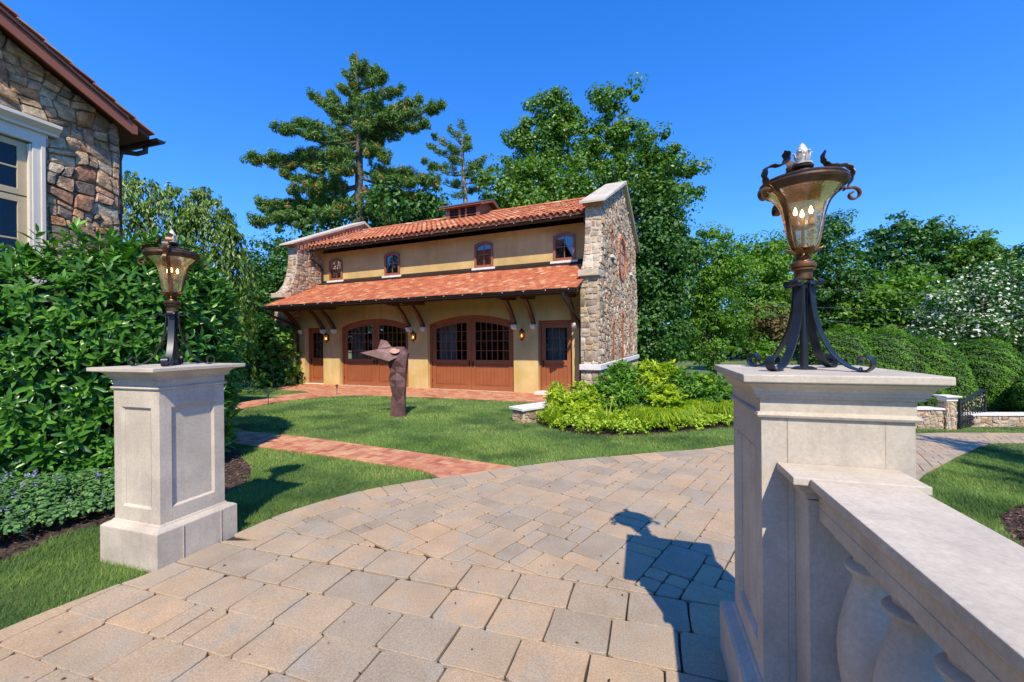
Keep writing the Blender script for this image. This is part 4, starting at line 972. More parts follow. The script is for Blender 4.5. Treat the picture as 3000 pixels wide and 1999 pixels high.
def lantern(P, sc, armang, name='pillar_lantern'):
    def SP(c, r0, r1, a0, a1, n=14): return [(c[0] + (r0 + (r1 - r0) * k / n) * cos(a0 + (a1 - a0) * k / n), c[1] + (r0 + (r1 - r0) * k / n) * sin(a0 + (a1 - a0) * k / n)) for k in range(n + 1)]
    legc = smooth_line([(.034, .362), (.036, .3), (.046, .22), (.07, .14), (.11, .066), (.155, .022), (.2, .005)], 4)
    legc = SP((.052, .362), .008, .019, -pi * 1.2, pi)[:0] + SP((.057, .364), .006, .023, 2.6 * pi, pi, 16) + legc + SP((.212, .037), .034, .014, -pi * .5, pi * 1.15, 16)
    for k in range(4): B().ribbon(legc, .036, .0055, pi / 4 + k * pi / 2).build('leg', 'iron', P, smooth='auto', bevel=.001)
    for k in range(4):
        a = pi / 4 + k * pi / 2; B().lathe([(.006, .004), (.006, .016), (.003, .018)], (.2 * cos(a), .2 * sin(a), 0), 8).build('bolt', 'wire', P)
    b = B(); b.lathe([(.045, 0), (.045, .005), (.03, .012), (.015, .014), (.015, .36)], seg=20); b.build('post', 'iron', P, smooth='auto')
    b = B(); b.lathe([(.03, .375), (.036, .376), (.036, .382), (.033, .384), (.033, .41), (.036, .412), (.044, .414), (.044, .42), (.04, .424)], seg=28); b.lathe([(.04, .424), (.046, .426), (.048, .436), (.046, .444), (.03, .45), (.026, .46), (.032, .466), (.024, .475), (.02, .49), (.042, .505), (.04, .51)], seg=28)
    b.build('collar', 'copper', P, smooth='auto')
    for k in range(8):
        a = k * pi / 4 + .2; pts = [(.024, .478, .014), (.04, .488, .03), (.056, .496, .026), (.068, .5, .012), (.072, .505, .002)]
        B().ribbon([(r, z) for r, z, w in pts], .02, .002, a, ws=[w for r, z, w in pts]).build('petal', 'copper', P, smooth='auto')
    gp = [(.03, .5), (.042, .506), (.052, .53), (.06, .565), (.068, .61), (.076, .65), (.086, .682), (.1, .708), (.119, .73), (.138, .748), (.15, .76)]
    gps = smooth_line(gp, 3)
    gl_ = B().lathe(gps[:19], seg=48, closed=False).build('glass_shade', 'clearglass', P, smooth=True)
    B().lathe(gps[18:], seg=48, closed=False).build('amber_glass_band', 'amber', P, smooth=True)
    b = B(); b.lathe([(.138, .742), (.15, .752), (.158, .76), (.16, .768), (.156, .776), (.158, .782), (.15, .79), (.12, .796), (.07, .803), (.066, .81), (.062, .812), (.058, .822), (.036, .828), (.028, .836), (.04, .842), (.041, .848), (.02, .854)], seg=48); b.build('lid', 'darkbronze', P, smooth='auto')
    b = B(); b.lathe([(.02, .853), (.036, .856), (.037, .862), (.016, .867), (.02, .875), (.024, .888), (.018, .896)], seg=20); b.lathe([(.012, .894), (.02, .902), (.0215, .912), (.017, .925), (.009, .938), (.001, .95)], seg=14)
    for k in range(6):
        a = k * pi / 3; b.ribbon([(.018, .872), (.026, .885), (.028, .9), (.034, .908), (.038, .903)], .014, .003, a, ws=[.008, .018, .016, .01, .003])
        tw = [(.0195 * cos(a + q * .5) * (1 - q * .13), .0195 * sin(a + q * .5) * (1 - q * .13), .9 + q * .009) for q in range(6)]; b.tube(tw, [.004, .0045, .004, .0035, .0025, .001], 5)
    b.build('finial', 'bone', P, smooth='auto')
    for a in armang:
        rib = [(r + .005, z) for r, z in gps[1:]]
        sc_ = SP((.185, .718), .03, .008, pi * .62, -pi * 1.5, 22)
        b = B(); b.ribbon([(r, z) for r, z in rib[:-6]] + [(.128, .732), (.15, .747)] + sc_, .02, .006, a, ws=None)
        b.build('rib_scroll', 'copper', P, smooth='auto')
        leaf = smooth_line([(.15, .735), (.17, .76), (.184, .792), (.182, .822), (.162, .84), (.13, .843), (.1, .848), (.082, .862), (.076, .885), (.085, .912)], 4); n = len(leaf)
        ws = [.018 + .016 * abs(sin(k * .8)) + .012 * (k / n) for k in range(n)]; ws[-1] = .002; ws[-2] = .012; ws[0] = .012
        B().ribbon(leaf, .02, .003, a, ws=ws).build('leaf_scroll', 'darkbronze', P, smooth='auto')
    b = B(); c_ = B(); f_ = B()
    b.tube([(0, 0, .51), (0, 0, .59)], .006, 8); b.lathe([(.01, .585), (.034, .59), (.034, .594), (.008, .6)], seg=16)
    for k in range(3):
        a = k * 2 * pi / 3 + pi + .3; x, y = .031 * cos(a), .031 * sin(a)
        b.lathe([(.008, .592), (.015, .598), (.015, .602)], (x, y, 0), 12)
        c_.lathe([(.0105, .602), (.0105, .642)], (x, y, 0), 12); f_.lathe([(.002, .642), (.007, .65), (.008, .657), (.005, .668), (.001, .678)], (x, y, 0), 10)
    b.build('candelabra', 'copper', P, smooth='auto'); c_.build('candle_sleeve', 'candle', P, smooth='auto'); f_.build('bulb', 'flame', P, smooth=True)
    P.scale = (sc, sc, sc)
L1 = empty('pillar_lantern', (1.225, 1.79, 1.4705), -radians(17.2), 'black iron lantern with amber glass on the right pillar, seen against the sky', 'lantern', 'lanterns on the pillars')
lantern(L1, 1.0, [radians(17 + q) for q in (180 + 12, -12, 88)])
L2 = empty('pillar_lantern', (-2.68, 3.37, 1.4355), -radians(17.6), 'black iron lantern with amber glass on the left pillar, before the hedge', 'lantern', 'lanterns on the pillars')
lantern(L2, 1.13, [radians(17 + q) for q in (188, -62, 48)])

def balustrade():
    P = empty('balustrade', (1.232, 1.778, 0), -radians(17.2), 'pale stone balustrade with a broad top rail and vase shaped balusters in the right foreground', 'balustrade')
    zt = 1.142; y0, y1 = -.2615, -.445; b = B()
    def mould(b, hw, ya, yb, zt, cap=True):
        b.box(-hw, hw, yb, ya, zt - .026, zt)
        for (o0, z0, o1, z1) in ((.022, -.036, .004, -.026), (.026, -.05, .022, -.036), (.044, -.064, .03, -.05), (.05, -.085, .046, -.064)):
            b.frustum((-hw + o0, hw - o0, yb + (o0 if cap else 0), ya), (-hw + o1, hw - o1, yb + (o1 if cap else 0), ya), zt + z0, zt + z1)
    mould(b, .185, y0, y1, zt); b.build('post_cap', 'lime', P, bevel=.003)
    b = B(); b.box(-.128, .128, -.4, y0, .26, zt - .0855); b.build('half_post', 'lime', P, bevel=.003)
    b = B(); b.box(-.128, -.125, -.2645, -.2618, .3, 1.05); b.build('mortar_joint', 'mortar_dark', P)
    b = B(); b.box(-.165, .165, -.44, y0 - .045, -.1, .2); b.frustum((-.165, .165, -.44, y0 - .05), (-.13, .13, -.405, y0 - .05), .2, .26); b.build('half_post_base', 'lime', P, bevel=.003)
    b = B(); Y1 = -4.2; hw = .137; b.box(-hw, hw, Y1, y1 - .002, zt - .03, zt - .0015)
    for (o0, z0, o1, z1) in ((.016, -.042, .002, -.03), (.02, -.052, .016, -.042), (.034, -.064, .024, -.052)):
        b.frustum((-hw + o0, hw - o0, Y1, -.403), (-hw + o1, hw - o1, Y1, -.403), zt + z0, zt + z1)
    b.build('top_rail', 'lime', P, bevel=.003)
    b = B(); y = -.403
    b.box(-.1, .1, Y1, -.403, zt - .105, zt - .065); k = 0
    ys = [-.515 - .215 * k for k in range(17)]
    prev = -.403
    b.box(-.1, .1, Y1, -.403, zt - .15, zt - .1055)
    b.build('rail_soffit', 'lime', P, bevel=.003)
    prof = [(.06, 0), (.06, .03), (.07, .035), (.07, .05), (.055, .056), (.05, .07), (.06, .08), (.066, .088), (.06, .097), (.048, .1), (.046, .14), (.052, .2), (.064, .27), (.077, .34), (.086, .41), (.088, .46), (.083, .52), (.071, .58), (.058, .63), (.05, .66), (.047, .69), (.058, .695), (.066, .705), (.066, .715), (.058, .724), (.046, .73), (.045, .77)]
    first = None
    for y in ys:
        if first is None:
            bb = B(); bb.lathe(prof, seg=32); bb.box(-.075, .075, -.075, .075, -.02, 0); bb.box(-.072, .072, -.072, .072, .77, .801)
            first = bb.build('baluster', 'lime', P, smooth='auto'); first.location = (0, y, .19)
        else:
            c = first.copy(); COL.objects.link(c); c.parent = P; c.location = (0, y, .19)
    b = B(); b.box(-.12, .12, Y1, -.442, .1, .17); b.box(-.15, .15, Y1, -.442, -.1, .1); b.build('bottom_rail', 'lime', P, bevel=.003)
balustrade()

# ------------------------------------------------------------------ wall lanterns, path lights, sculpture
def wall_lantern(s, label):
    x, y = gw(s, 0); P = empty('wall_lantern', (x, y, 1.78), -GTH, label, 'lantern', 'lanterns on the garage wall')
    b = B(); b.box(-.035, .035, -.012, 0, -.1, .12); b.tube([(0, -.01, .02), (0, -.05, -.12), (0, -.1, -.17), (0, -.14, -.16)], .008, 6); b.tube([(0, -.012, .08), (0, -.07, .13), (0, -.14, .18)], .007, 6)
    b.lathe([(.085, .1), (.09, .105), (.05, .15), (.028, .17), (.03, .18), (.012, .2), (.004, .225)], (0, -.14, 0), 8); b.lathe([(.008, -.17), (.014, -.16), (.045, -.135), (.048, -.125)], (0, -.14, 0), 8)
    for k in range(6):
        a = k * pi / 3; b.tube([(.046 * cos(a), -.14 + .046 * sin(a), -.125), (.075 * cos(a), -.14 + .075 * sin(a), .1)], .005, 4)
    b.build('frame', 'iron', P)
    B().lathe([(.043, -.125), (.072, .1)], (0, -.14, 0), 6, closed=False).build('glass_shade', 'amber', P)
    B().lathe([(.002, -.06), (.012, -.04), (.013, -.02), (.002, .02)], (0, -.14, 0), 8).build('bulb', 'flame', P, smooth=True)
wall_lantern(-7.57, 'lit wall lantern between the left side door and the left arched garage door')
wall_lantern(-3.62, 'lit wall lantern between the two arched garage doors, beside the sculpture')
wall_lantern(.33, 'lit wall lantern between the right arched garage door and the right side door')
def path_light(x, y, label):
    P = empty('path_light', (x, y, 0), 0, label, 'path light', 'path lights on the brick path edge')
    B().tube([(0, 0, -.05), (0, 0, .23)], .008, 6).build('stake', 'iron', P)
    B().lathe([(.012, .22), (.03, .25), (.035, .3)], (0, 0, 0), 8).build('lamp_glass', 'glass', P)
    B().lathe([(.05, .3), (.045, .315), (.01, .33), (.006, .34)], (0, 0, 0), 12).build('cap', 'iron', P)
path_light(-5.33, 12.95, 'small black path light on the lawn corner nearest the left garage door')
path_light(-6.3, 11.0, 'small black path light beside the curved brick path at the far left')

def sculpture():
    P = empty('sculpture', (-2.45, 9.15, 0), 0, 'faceted rusty steel sculpture with two pointed wings and a pale disc on the lawn', 'sculpture')
    k = .35077 * 9.15 / FPX; X0 = (1200); 
    def pt(a, v, y): return ((a - X0) * k, y, max(-.02, (1352 - v) * k))
    rs = random.Random(4)
    # rings: (v, left, right, half depth, y shift)
    rings = [(1360, 1133, 1262, .13, 0), (1240, 1137, 1260, .12, 0), (1160, 1152, 1258, .12, .0), (1090, 1142, 1266, .14, 0), (1030, 1124, 1268, .13, 0), (985, 1140, 1270, .13, 0), (930, 1126, 1272, .15, 0), (870, 1145, 1282, .16, 0), (820, 1150, 1288, .16, 0), (775, 1165, 1250, .12, 0)]
    b = B(); V = []; n = 6
    for (v, l, r, hd, ys) in rings:
        m_ = (l + r) / 2; w = (r - l) / 2
        for q in range(n):
            a = (q / n) * 2 * pi + .5; V.append(pt(m_ + w * max(-1, min(1, 1.15 * cos(a))) + rs.uniform(-3, 3), v + (rs.uniform(-14, 14) if 800 < v < 1350 else 0), hd * sin(a) + rs.uniform(-.02, .02)))
    F = []
    for i in range(len(rings) - 1):
        for q in range(n):
            a, c, d_, e_ = i * n + q, i * n + (q + 1) % n, (i + 1) * n + (q + 1) % n, (i + 1) * n + q
            F += [(a, c, d_), (a, d_, e_)] if (i + q) % 2 else [(a, c, e_), (c, d_, e_)]
    F.append(tuple(range((len(rings) - 1) * n, len(rings) * n))); F.append(tuple(range(n))[::-1])
    for f in F: b.add([V[i] for i in f], [tuple(range(len(f)))], rs.random())
    b.build('body', 'rust', P, fixn=True)
    def facet(name, tris, pts_):
        b = B()
        for f in tris: b.add([pts_[i] for i in f], [tuple(range(len(f)))], rs.random())
        return b.build(name, 'rust', P)
    pts_ = [pt(925, 812, -.3), pt(1045, 788, -.2), pt(1148, 885, -.22), pt(1220, 850, -.16), pt(1215, 775, -.05), pt(1155, 765, -.1), pt(1130, 905, -.05), pt(985, 850, -.15), pt(1180, 880, .08)]
    facet('lower_wing', [(0, 1, 2), (1, 4, 3, 2), (0, 2, 7), (7, 2, 6), (0, 7, 1), (1, 7, 6, 5), (2, 3, 8, 6), (1, 5, 4), (4, 5, 8), (3, 4, 8), (5, 6, 8)], pts_)
    pts_ = [pt(1060, 706, -.02), pt(1115, 716, -.08), pt(1160, 770, -.1), pt(1220, 768, -.05), pt(1288, 828, -.02), pt(1215, 850, -.17), pt(1052, 786, -.16), pt(1120, 770, .1), pt(1245, 770, .12), pt(1275, 850, .1), pt(1250, 880, -.08)]
    facet('upper_wing', [(0, 1, 6), (1, 2, 6), (2, 3, 5), (6, 2, 5), (3, 4, 5), (0, 7, 1), (1, 7, 2), (7, 8, 3, 2), (8, 9, 4, 3), (0, 6, 7), (4, 9, 10), (4, 10, 5), (7, 6, 5, 8), (8, 5, 10, 9)], pts_)
    c = Vector(pt(1190, 803, -.155)); nrm = Vector((.05, -.75, .66)).normalized(); u = nrm.cross(Vector((0, 0, 1))).normalized(); w = nrm.cross(u)
    V = [c + u * .105 * cos(2 * pi * q / 20) + w * .075 * sin(2 * pi * q / 20) for q in range(20)]; V2 = [p + nrm * .012 for p in V]
    B().add(V + V2, [tuple(range(20))[::-1], tuple(range(20, 40))] + [(i, (i + 1) % 20, 20 + (i + 1) % 20, 20 + i) for i in range(20)]).build('disc', basic('pale_disc', [(0, (.4, .2, .14)), (1, (.48, .27, .19))], .6, 20, .2, 40, .1, usernd=False), P)
    B().box(-.17, .17, -.15, .15, -.02, .015).build('base_plate', 'rust', P)
sculpture()

# ------------------------------------------------------------------ foliage
def rand_dirs(n):
    v = rng.normal(size=(n, 3)); return v / np.linalg.norm(v, axis=1)[:, None]
def leaves(C, N, size, asp=.55, rnd=None, fold=.25, up=.0, droop=0):
    """C centres (n,3), N facing normals; returns V, F(quads), R. each leaf = rhombus of 2 tris folded"""
    n = len(C); t = rand_dirs(n); t[:, 2] -= droop; N = N / (np.linalg.norm(N, axis=1)[:, None] + 1e-9)
    t -= (t * N).sum(1)[:, None] * N; t /= np.linalg.norm(t, axis=1)[:, None] + 1e-9; b = np.cross(N, t)
    s = size * rng.uniform(.65, 1.3, n)[:, None]
    p0 = C - t * s * .5; p2 = C + t * s * .5; p1 = C + b * s * asp * .5 + N * s * fold * .5; p3 = C - b * s * asp * .5 + N * s * fold * .5
    V = np.stack([p0, p1, p2, p3], 1).reshape(-1, 3); i = np.arange(n) * 4
    F = np.concatenate([np.stack([i, i + 1, i + 2], 1), np.stack([i, i + 2, i + 3], 1)])
    R = rng.random(n) if rnd is None else rnd
    return V, F, np.repeat(R, 4)
def blob_clumps(blobs, n, shell=.55):
    """random clump centres in a union of ellipsoids: blobs = [(cx,cy,cz,rx,ry,rz)]"""
    bl = np.array(blobs, float); w = (bl[:, 3] * bl[:, 4] * bl[:, 5]) ** .67; k = rng.choice(len(bl), n, p=w / w.sum()); d = rand_dirs(n)
    r = rng.uniform(shell, 1, n) ** .7; P = bl[k, :3] + d * r[:, None] * bl[k, 3:]; return P, d
def crown(name, blobs, nclump, per, cr, size, mat, parent, asp=.6, shell=.4, flat=.75, kind=None, extra=None):
    P, D_ = blob_clumps(blobs, nclump, shell); rr = cr * rng.uniform(.4, 1.6, nclump); P = P + D_ * (rng.random(nclump) ** 3 * cr * 1.5)[:, None]
    k = np.repeat(np.arange(nclump), per); d = rand_dirs(len(k)); rad = rng.uniform(.35, 1, len(k)) ** .6
    C = P[k] + d * (rad * rr[k])[:, None] * np.array([1, 1, flat])
    N = d + .5 * rand_dirs(len(k)) + np.array([0, 0, .45])
    R = np.clip(.5 + .35 * (rng.random(nclump)[k] - .5) * 2 * .6 + .3 * (rng.random(len(k)) - .5) * 2, 0, 1)
    V, F, R = leaves(C, N, size, asp, R)
    if extra:
        m2, frac, s2 = extra; n2 = int(len(C) * frac); sel = rng.choice(len(C), n2, replace=False); C2 = P[k][sel] + d[sel] * (rr[k][sel] * 1.08)[:, None]
        V2, F2, R2 = leaves(C2, d[sel] + np.array([0, 0, .6]), s2, .9, None, .1)
        F2 = F2 + len(V); mi = np.concatenate([np.zeros(len(F)), np.ones(len(F2))]); V = np.concatenate([V, V2]); F = np.concatenate([F, F2]); R = np.concatenate([R, R2])
        return np_obj(name, V, F, R, [mat, m2], parent, kind, mi)
    return np_obj(name, V, F, R, mat, parent, kind)
def tree(name, base, blobs, nclump, per, cr, size, mat, label, trunk_r=.2, bark='bark', limbs=10, lean=(0, 0), asp=.6, group=None, shell=.4, cat='tree', extra=None, flat=.75, seed=1, dense_core=False):
    rs = random.Random(seed); P = empty(name, base, 0, label, cat, group)
    bl = [(b[0] - base[0], b[1] - base[1], b[2] - base[2], b[3], b[4], b[5]) for b in blobs]
    top = sum(b[2] for b in bl) / len(bl); tx = sum(b[0] for b in bl) / len(bl); ty = sum(b[1] for b in bl) / len(bl)
    b = B(); pts = [(tx * t * t + rs.uniform(-.1, .1) * t, ty * t * t, -.3 + (top + .3) * t) for t in [i / 7 for i in range(8)]]
    b.tube(pts, [trunk_r * (1.25 if i == 0 else 1) * (1 - .8 * i / 7) for i in range(8)], 9)
    for k in range(limbs):
        q = bl[k % len(bl)]; t = rs.uniform(.3, .75); i = int(t * 7); s = Vector(pts[i]); d = Vector(tuple(rand_dirs(1)[0]))
        e = Vector((q[0] + d.x * q[3] * .5, q[1] + d.y * q[4] * .5, q[2] + d.z * q[5] * .3))
        if e.z < s.z: s = Vector(pts[max(1, i - 2)])
        m_ = (s + e) / 2 + Vector((rs.uniform(-.2, .2), rs.uniform(-.2, .2), -.1 * (e - s).length)); b.tube([s, (s + m_) / 2 + Vector((0, 0, -.05)), m_, (m_ + e) / 2, e], [trunk_r * .38, trunk_r * .32, trunk_r * .25, trunk_r * .15, trunk_r * .05], 6)
    b.build('trunk', bark, P, smooth=True)
    crown('crown', bl, nclump, per, cr, size, mat, P, asp, shell, flat, extra=extra)
    return P
def S(u, v, Y): return at(u * 1.275, v * 1.275, Y)      # pixels of a 2353-wide view
def eb(u0, u1, v0, v1, Y, ry=None):                     # ellipsoid seen in that pixel box
    a = S(u0, v1, Y); b_ = S(u1, v0, Y); rx = (b_.x - a.x) / 2; rz = (b_.z - a.z) / 2
    return ((a.x + b_.x) / 2, Y, (a.z + b_.z) / 2, rx, ry or rx, rz)
def gbase(u, Y): x = S(u, 800, Y).x; return (x, Y, Tf(x, Y))
def pine(name, Y, tx, trunk, branches, label, tr=.28, tuft=.3, extra_blobs=(), per=22, seed=3, needle=.3, bark='bark', density=1.0):
    """trunk: [(u,v)...] bottom to top; branches: (u0,v0,u1,v1,thick) in display pixels"""
    rs = random.Random(seed); x0, y0, z0 = gbase(trunk[0][0], Y); P = empty(name, (x0, y0, z0), 0, label, 'tree'); O = Vector((x0, y0, z0))
    b = B(); pts = [Vector((0, 0, -.3))] + [S(u, v, Y) - O for u, v in trunk[1:]]; n = len(pts); b.tube(pts, [tr * (1 - .88 * i / (n - 1)) for i in range(n)], 9)
    C = []; W = []
    for (u0, v0, u1, v1, th) in branches:
        yo = rs.uniform(-2.2, 2.2); p = S(u0, v0, Y) - O; q = S(u1, v1, Y + yo) - O; L = (q - p).length
        mid = (p + q) / 2 + Vector((0, 0, -.08 * L)); pl = [p, (p + mid) / 2 - Vector((0, 0, .03 * L)), mid, (mid + q) / 2, q]
        b.tube(pl, [tr * .3, tr * .24, tr * .18, tr * .11, tr * .04], 6)
        m_ = max(5, int(L * 9 * density * (.6 + th)))
        for k in range(m_):
            t = rs.uniform(.22, 1.03); c = (p * (1 - t) ** 2 + mid * 2 * t * (1 - t) + q * t * t); sp = th * (1.15 - .6 * t)
            C.append(tuple(c + Vector((rs.gauss(0, sp * .36), rs.gauss(0, sp * .6), rs.gauss(.05, sp * .34))))); W.append(1)
    for bl in extra_blobs:
        cx, cy, cz, rx, ry, rz, n_ = bl
        for k in range(int(n_)): 
            d = rand_dirs(1)[0] * rs.uniform(.3, 1) ** .5; C.append((cx - O.x + d[0] * rx, cy - O.y + d[1] * ry, cz - O.z + d[2] * rz))
    b.build('trunk', bark, P, smooth=True)
    C = np.array(C); k = np.repeat(np.arange(len(C)), per); d = rand_dirs(len(k)); d[:, 2] += .25
    CC = C[k] + d * (tuft * rng.uniform(.25, 1, len(k)))[:, None]; cone = rng.random(len(C)) < .1
    R = np.clip(.35 + .3 * rng.random(len(C))[k] + .2 * rng.random(len(k)), 0, .84); R[cone[k] & (rng.random(len(k)) < .35)] = .98
    nrm = d + .8 * rand_dirs(len(k)); V, F, R = leaves(CC, nrm, needle, .17, R, .1)
    np_obj('crown', V, F, R, 'pine', P); return P
zp = lambda a, b: ((700 + a * .3826) * .7843, (100 + b * .3826) * .7843)
def zb4(l): return [(*zp(a, b), *zp(c, d), t) for a, b, c, d, t in l]
pine('pine_tree', 27, 0, [(826, 800), zp(930, 1450), zp(918, 1200), zp(922, 950), zp(920, 700), zp(915, 480), zp(900, 300), zp(908, 125)],
     zb4([(920, 840, 100, 970, .5), (920, 860, 260, 1020, .45), (920, 830, 320, 730, .5), (900, 760, 450, 690, .5), (900, 720, 565, 470, .45), (820, 640, 690, 450, .3), (920, 480, 780, 420, .35), (910, 460, 800, 270, .4),
          (905, 340, 880, 190, .25), (905, 300, 960, 240, .3), (910, 380, 1080, 270, .35), (910, 420, 1130, 320, .35), (920, 500, 1250, 440, .4), (925, 560, 1270, 590, .5), (925, 650, 1550, 560, .5), (925, 680, 1380, 520, .4),
          (925, 720, 1440, 700, .5), (925, 740, 1230, 780, .6), (925, 780, 1100, 830, .6), (925, 850, 1140, 960, .6), (920, 640, 820, 600, .6), (920, 780, 760, 820, .7), (920, 900, 640, 960, .7), (920, 900, 560, 1060, .5), (920, 1000, 700, 1080, .5),
          (925, 1050, 1350, 1080, .7), (925, 1100, 1480, 1130, .7), (925, 1160, 1500, 1300, .8), (925, 1170, 1380, 1380, .9), (920, 1160, 360, 1090, .6), (920, 1170, 400, 1210, .7), (900, 1240, 160, 1310, .6), (900, 1250, 220, 1380, .8), (900, 1240, 130, 1450, .7),
          (900, 1260, 400, 1380, .9), (920, 1300, 620, 1400, .8), (925, 1300, 1200, 1450, .9), (920, 600, 1000, 620, .7), (920, 560, 880, 540, .5), (920, 700, 1000, 730, .8), (920, 520, 1020, 480, .4), (920, 900, 1040, 900, .5), (920, 1200, 480, 1490, .8), (920, 1330, 1080, 1400, .6)]),
     'tallest white pine with long uneven limbs rising behind the garage roof', .34, .27, per=44, density=1.25, needle=.34)
pine('pine_tree', 29, 0, [(1072, 800), zp(1735, 1280), zp(1720, 1100), zp(1715, 950), zp(1705, 800), zp(1700, 690)],
     zb4([(1705, 800, 1700, 680, .3), (1710, 850, 1600, 720, .3), (1710, 850, 1760, 780, .3), (1710, 900, 1490, 790, .3), (1710, 930, 1560, 830, .35), (1715, 960, 1460, 870, .3), (1715, 900, 1760, 860, .3), (1720, 1050, 1410, 980, .35), (1720, 1080, 1480, 1030, .35), (1720, 1040, 1880, 960, .35), (1720, 1100, 1850, 1010, .35), (1725, 1150, 1950, 1040, .35), (1725, 1180, 1930, 1130, .3), (1725, 1180, 1500, 1120, .35), (1725, 1160, 1600, 1140, .3), (1730, 1230, 1640, 1270, .35), (1720, 1000, 1620, 960, .35), (1725, 1100, 1790, 1080, .3), (1725, 1200, 1860, 1190, .3)]),
     'small sparse pine with pale bare limbs left of the broad leaved trees', .2, .27, per=40, seed=9, bark='palebark', density=.6, needle=.3)
E_ = eb
tree('tulip_tree', gbase(1262, 25), [E_(1228, 1305, 213, 290, 25), E_(1262, 1345, 258, 325, 25), E_(1225, 1290, 270, 350, 25), E_(1180, 1235, 280, 350, 25), E_(1172, 1250, 330, 420, 25), E_(1240, 1300, 330, 400, 25)],
     150, 95, .5, .175, 'maple', 'tall open crowned broad leaved tree, left of two above the garage ridge', .22, limbs=12, asp=.8, shell=.3)
tree('tulip_tree', gbase(1425, 24), [E_(1375, 1455, 200, 262, 24), E_(1385, 1440, 250, 330, 24), E_(1345, 1405, 285, 385, 24), E_(1410, 1500, 280, 380, 24), E_(1470, 1533, 315, 400, 24), E_(1300, 1400, 355, 470, 24), E_(1395, 1490, 370, 480, 24), E_(1480, 1560, 345, 420, 24), E_(1545, 1606, 368, 405, 24), E_(1560, 1608, 410, 455, 24), E_(1480, 1570, 430, 470, 24)],
     250, 95, .48, .175, 'maple', 'tall broad leaved tree with limbs reaching right over the stone gable', .26, limbs=18, asp=.8, shell=.3, seed=4)
tree('broadleaf_tree', gbase(1200, 23), [E_(1112, 1215, 385, 500, 23), E_(1160, 1290, 375, 500, 23), E_(1230, 1345, 400, 500, 23), E_(1120, 1340, 450, 620, 23)],
     330, 80, .55, .18, 'maple', 'dense rounded broad leaved tree right behind the cupola', .24, asp=.8, seed=5)
tree('broadleaf_tree', gbase(1510, 24), [E_(1430, 1560, 440, 620, 24), E_(1440, 1590, 500, 720, 24), E_(1440, 1570, 650, 860, 24), E_(1380, 1480, 560, 800, 24)],
     460, 75, .65, .19, 'darkleaf', 'dark green tree directly right of the stone gable wall', .25, asp=.8, seed=6)
tree('broadleaf_tree', gbase(1640, 27), [E_(1540, 1670, 550, 720, 27), E_(1570, 1700, 535, 640, 27), E_(1600, 1740, 600, 780, 27), E_(1560, 1680, 680, 830, 27), E_(1520, 1620, 620, 780, 27)],
     380, 75, .62, .2, 'light', 'bright green feathery tree left of the right lantern glass', .22, asp=.5, seed=7, flat=.5)
tree('broadleaf_tree', gbase(1730, 33), [E_(1670, 1800, 560, 720, 33), E_(1700, 1830, 640, 800, 33), E_(1740, 1830, 545, 640, 33)], 280, 70, .7, .25, 'light', 'light green tree behind the black iron post of the right lantern', .25, seed=8)
tree('broadleaf_tree', gbase(1900, 33), [E_(1880, 1950, 497, 590, 33), E_(1845, 1985, 560, 690, 33), E_(1800, 1960, 640, 790, 33), E_(1900, 2030, 640, 780, 33)], 360, 70, .7, .24, 'darkleaf', 'dark tree with a pointed top just right of the right lantern glass', .3, seed=9)
tree('broadleaf_tree', gbase(2080, 42), [E_(2010, 2150, 518, 580, 42), E_(1985, 2120, 560, 680, 42), E_(2080, 2190, 590, 720, 42)], 320, 40, .95, .4, 'darkleaf', 'flat topped dark tree at the right with sky gaps below its crown', .3, seed=10, flat=.35)
tree('broadleaf_tree', gbase(2230, 42), [E_(2140, 2240, 548, 640, 42), E_(2200, 2300, 545, 650, 42), E_(2150, 2330, 600, 740, 42)], 340, 40, .95, .4, 'maple', 'broad layered tree at the right behind the flowering dogwood', .3, seed=11, flat=.4)
tree('broadleaf_tree', gbase(2390, 36), [E_(2310, 2460, 560, 720, 36), E_(2330, 2500, 620, 800, 36)], 260, 40, .9, .36, 'darkleaf', 'dark tree cut by the right edge above the dogwood', .3, seed=12)
tree('broadleaf_tree', gbase(2060, 30), [E_(1990, 2130, 630, 760, 30), E_(2060, 2180, 660, 790, 30), E_(1950, 2060, 690, 800, 30)], 360, 40, .7, .3, 'light', 'mid green tree above the clipped hedge, left of the dogwood', .22, seed=13, flat=.45)
tree('dogwood_tree', gbase(2270, 24), [E_(2140, 2290, 650, 770, 24), E_(2230, 2420, 610, 740, 24), E_(2120, 2330, 720, 810, 24), E_(2270, 2450, 700, 830, 24)], 420, 40, .5, .2, 'darkleaf', 'flowering dogwood covered in white blossom at the right edge', .2, seed=14, extra=('white_flower', .3, .15), flat=.5)
tree('small_tree', gbase(1765, 27), [E_(1725, 1805, 715, 790, 27)], 60, 40, .5, .24, 'redleaf', 'small reddish brown tree seen left of the right lantern post', .1, seed=15, limbs=5)
tree('shrub', gbase(1760, 25), [E_(1730, 1790, 790, 840, 25)], 40, 40, .35, .18, 'light', 'light green roadside shrub low beside the pale lane', .05, seed=16, limbs=4, cat='shrub')
tree('broadleaf_tree', gbase(640, 24), [E_(575, 680, 545, 700, 24), E_(560, 650, 620, 780, 24), E_(620, 720, 560, 760, 24), E_(560, 700, 700, 880, 24)], 380, 70, .6, .18, 'darkleaf', 'dark dense tree left of the garage behind the scroll gable', .25, seed=17)
tree('broadleaf_tree', gbase(560, 20), [E_(500, 600, 640, 800, 20), E_(480, 590, 740, 880, 20)], 260, 40, .5, .22, 'darkleaf', 'dark tree filling the gap between hedge and garage', .2, seed=18)
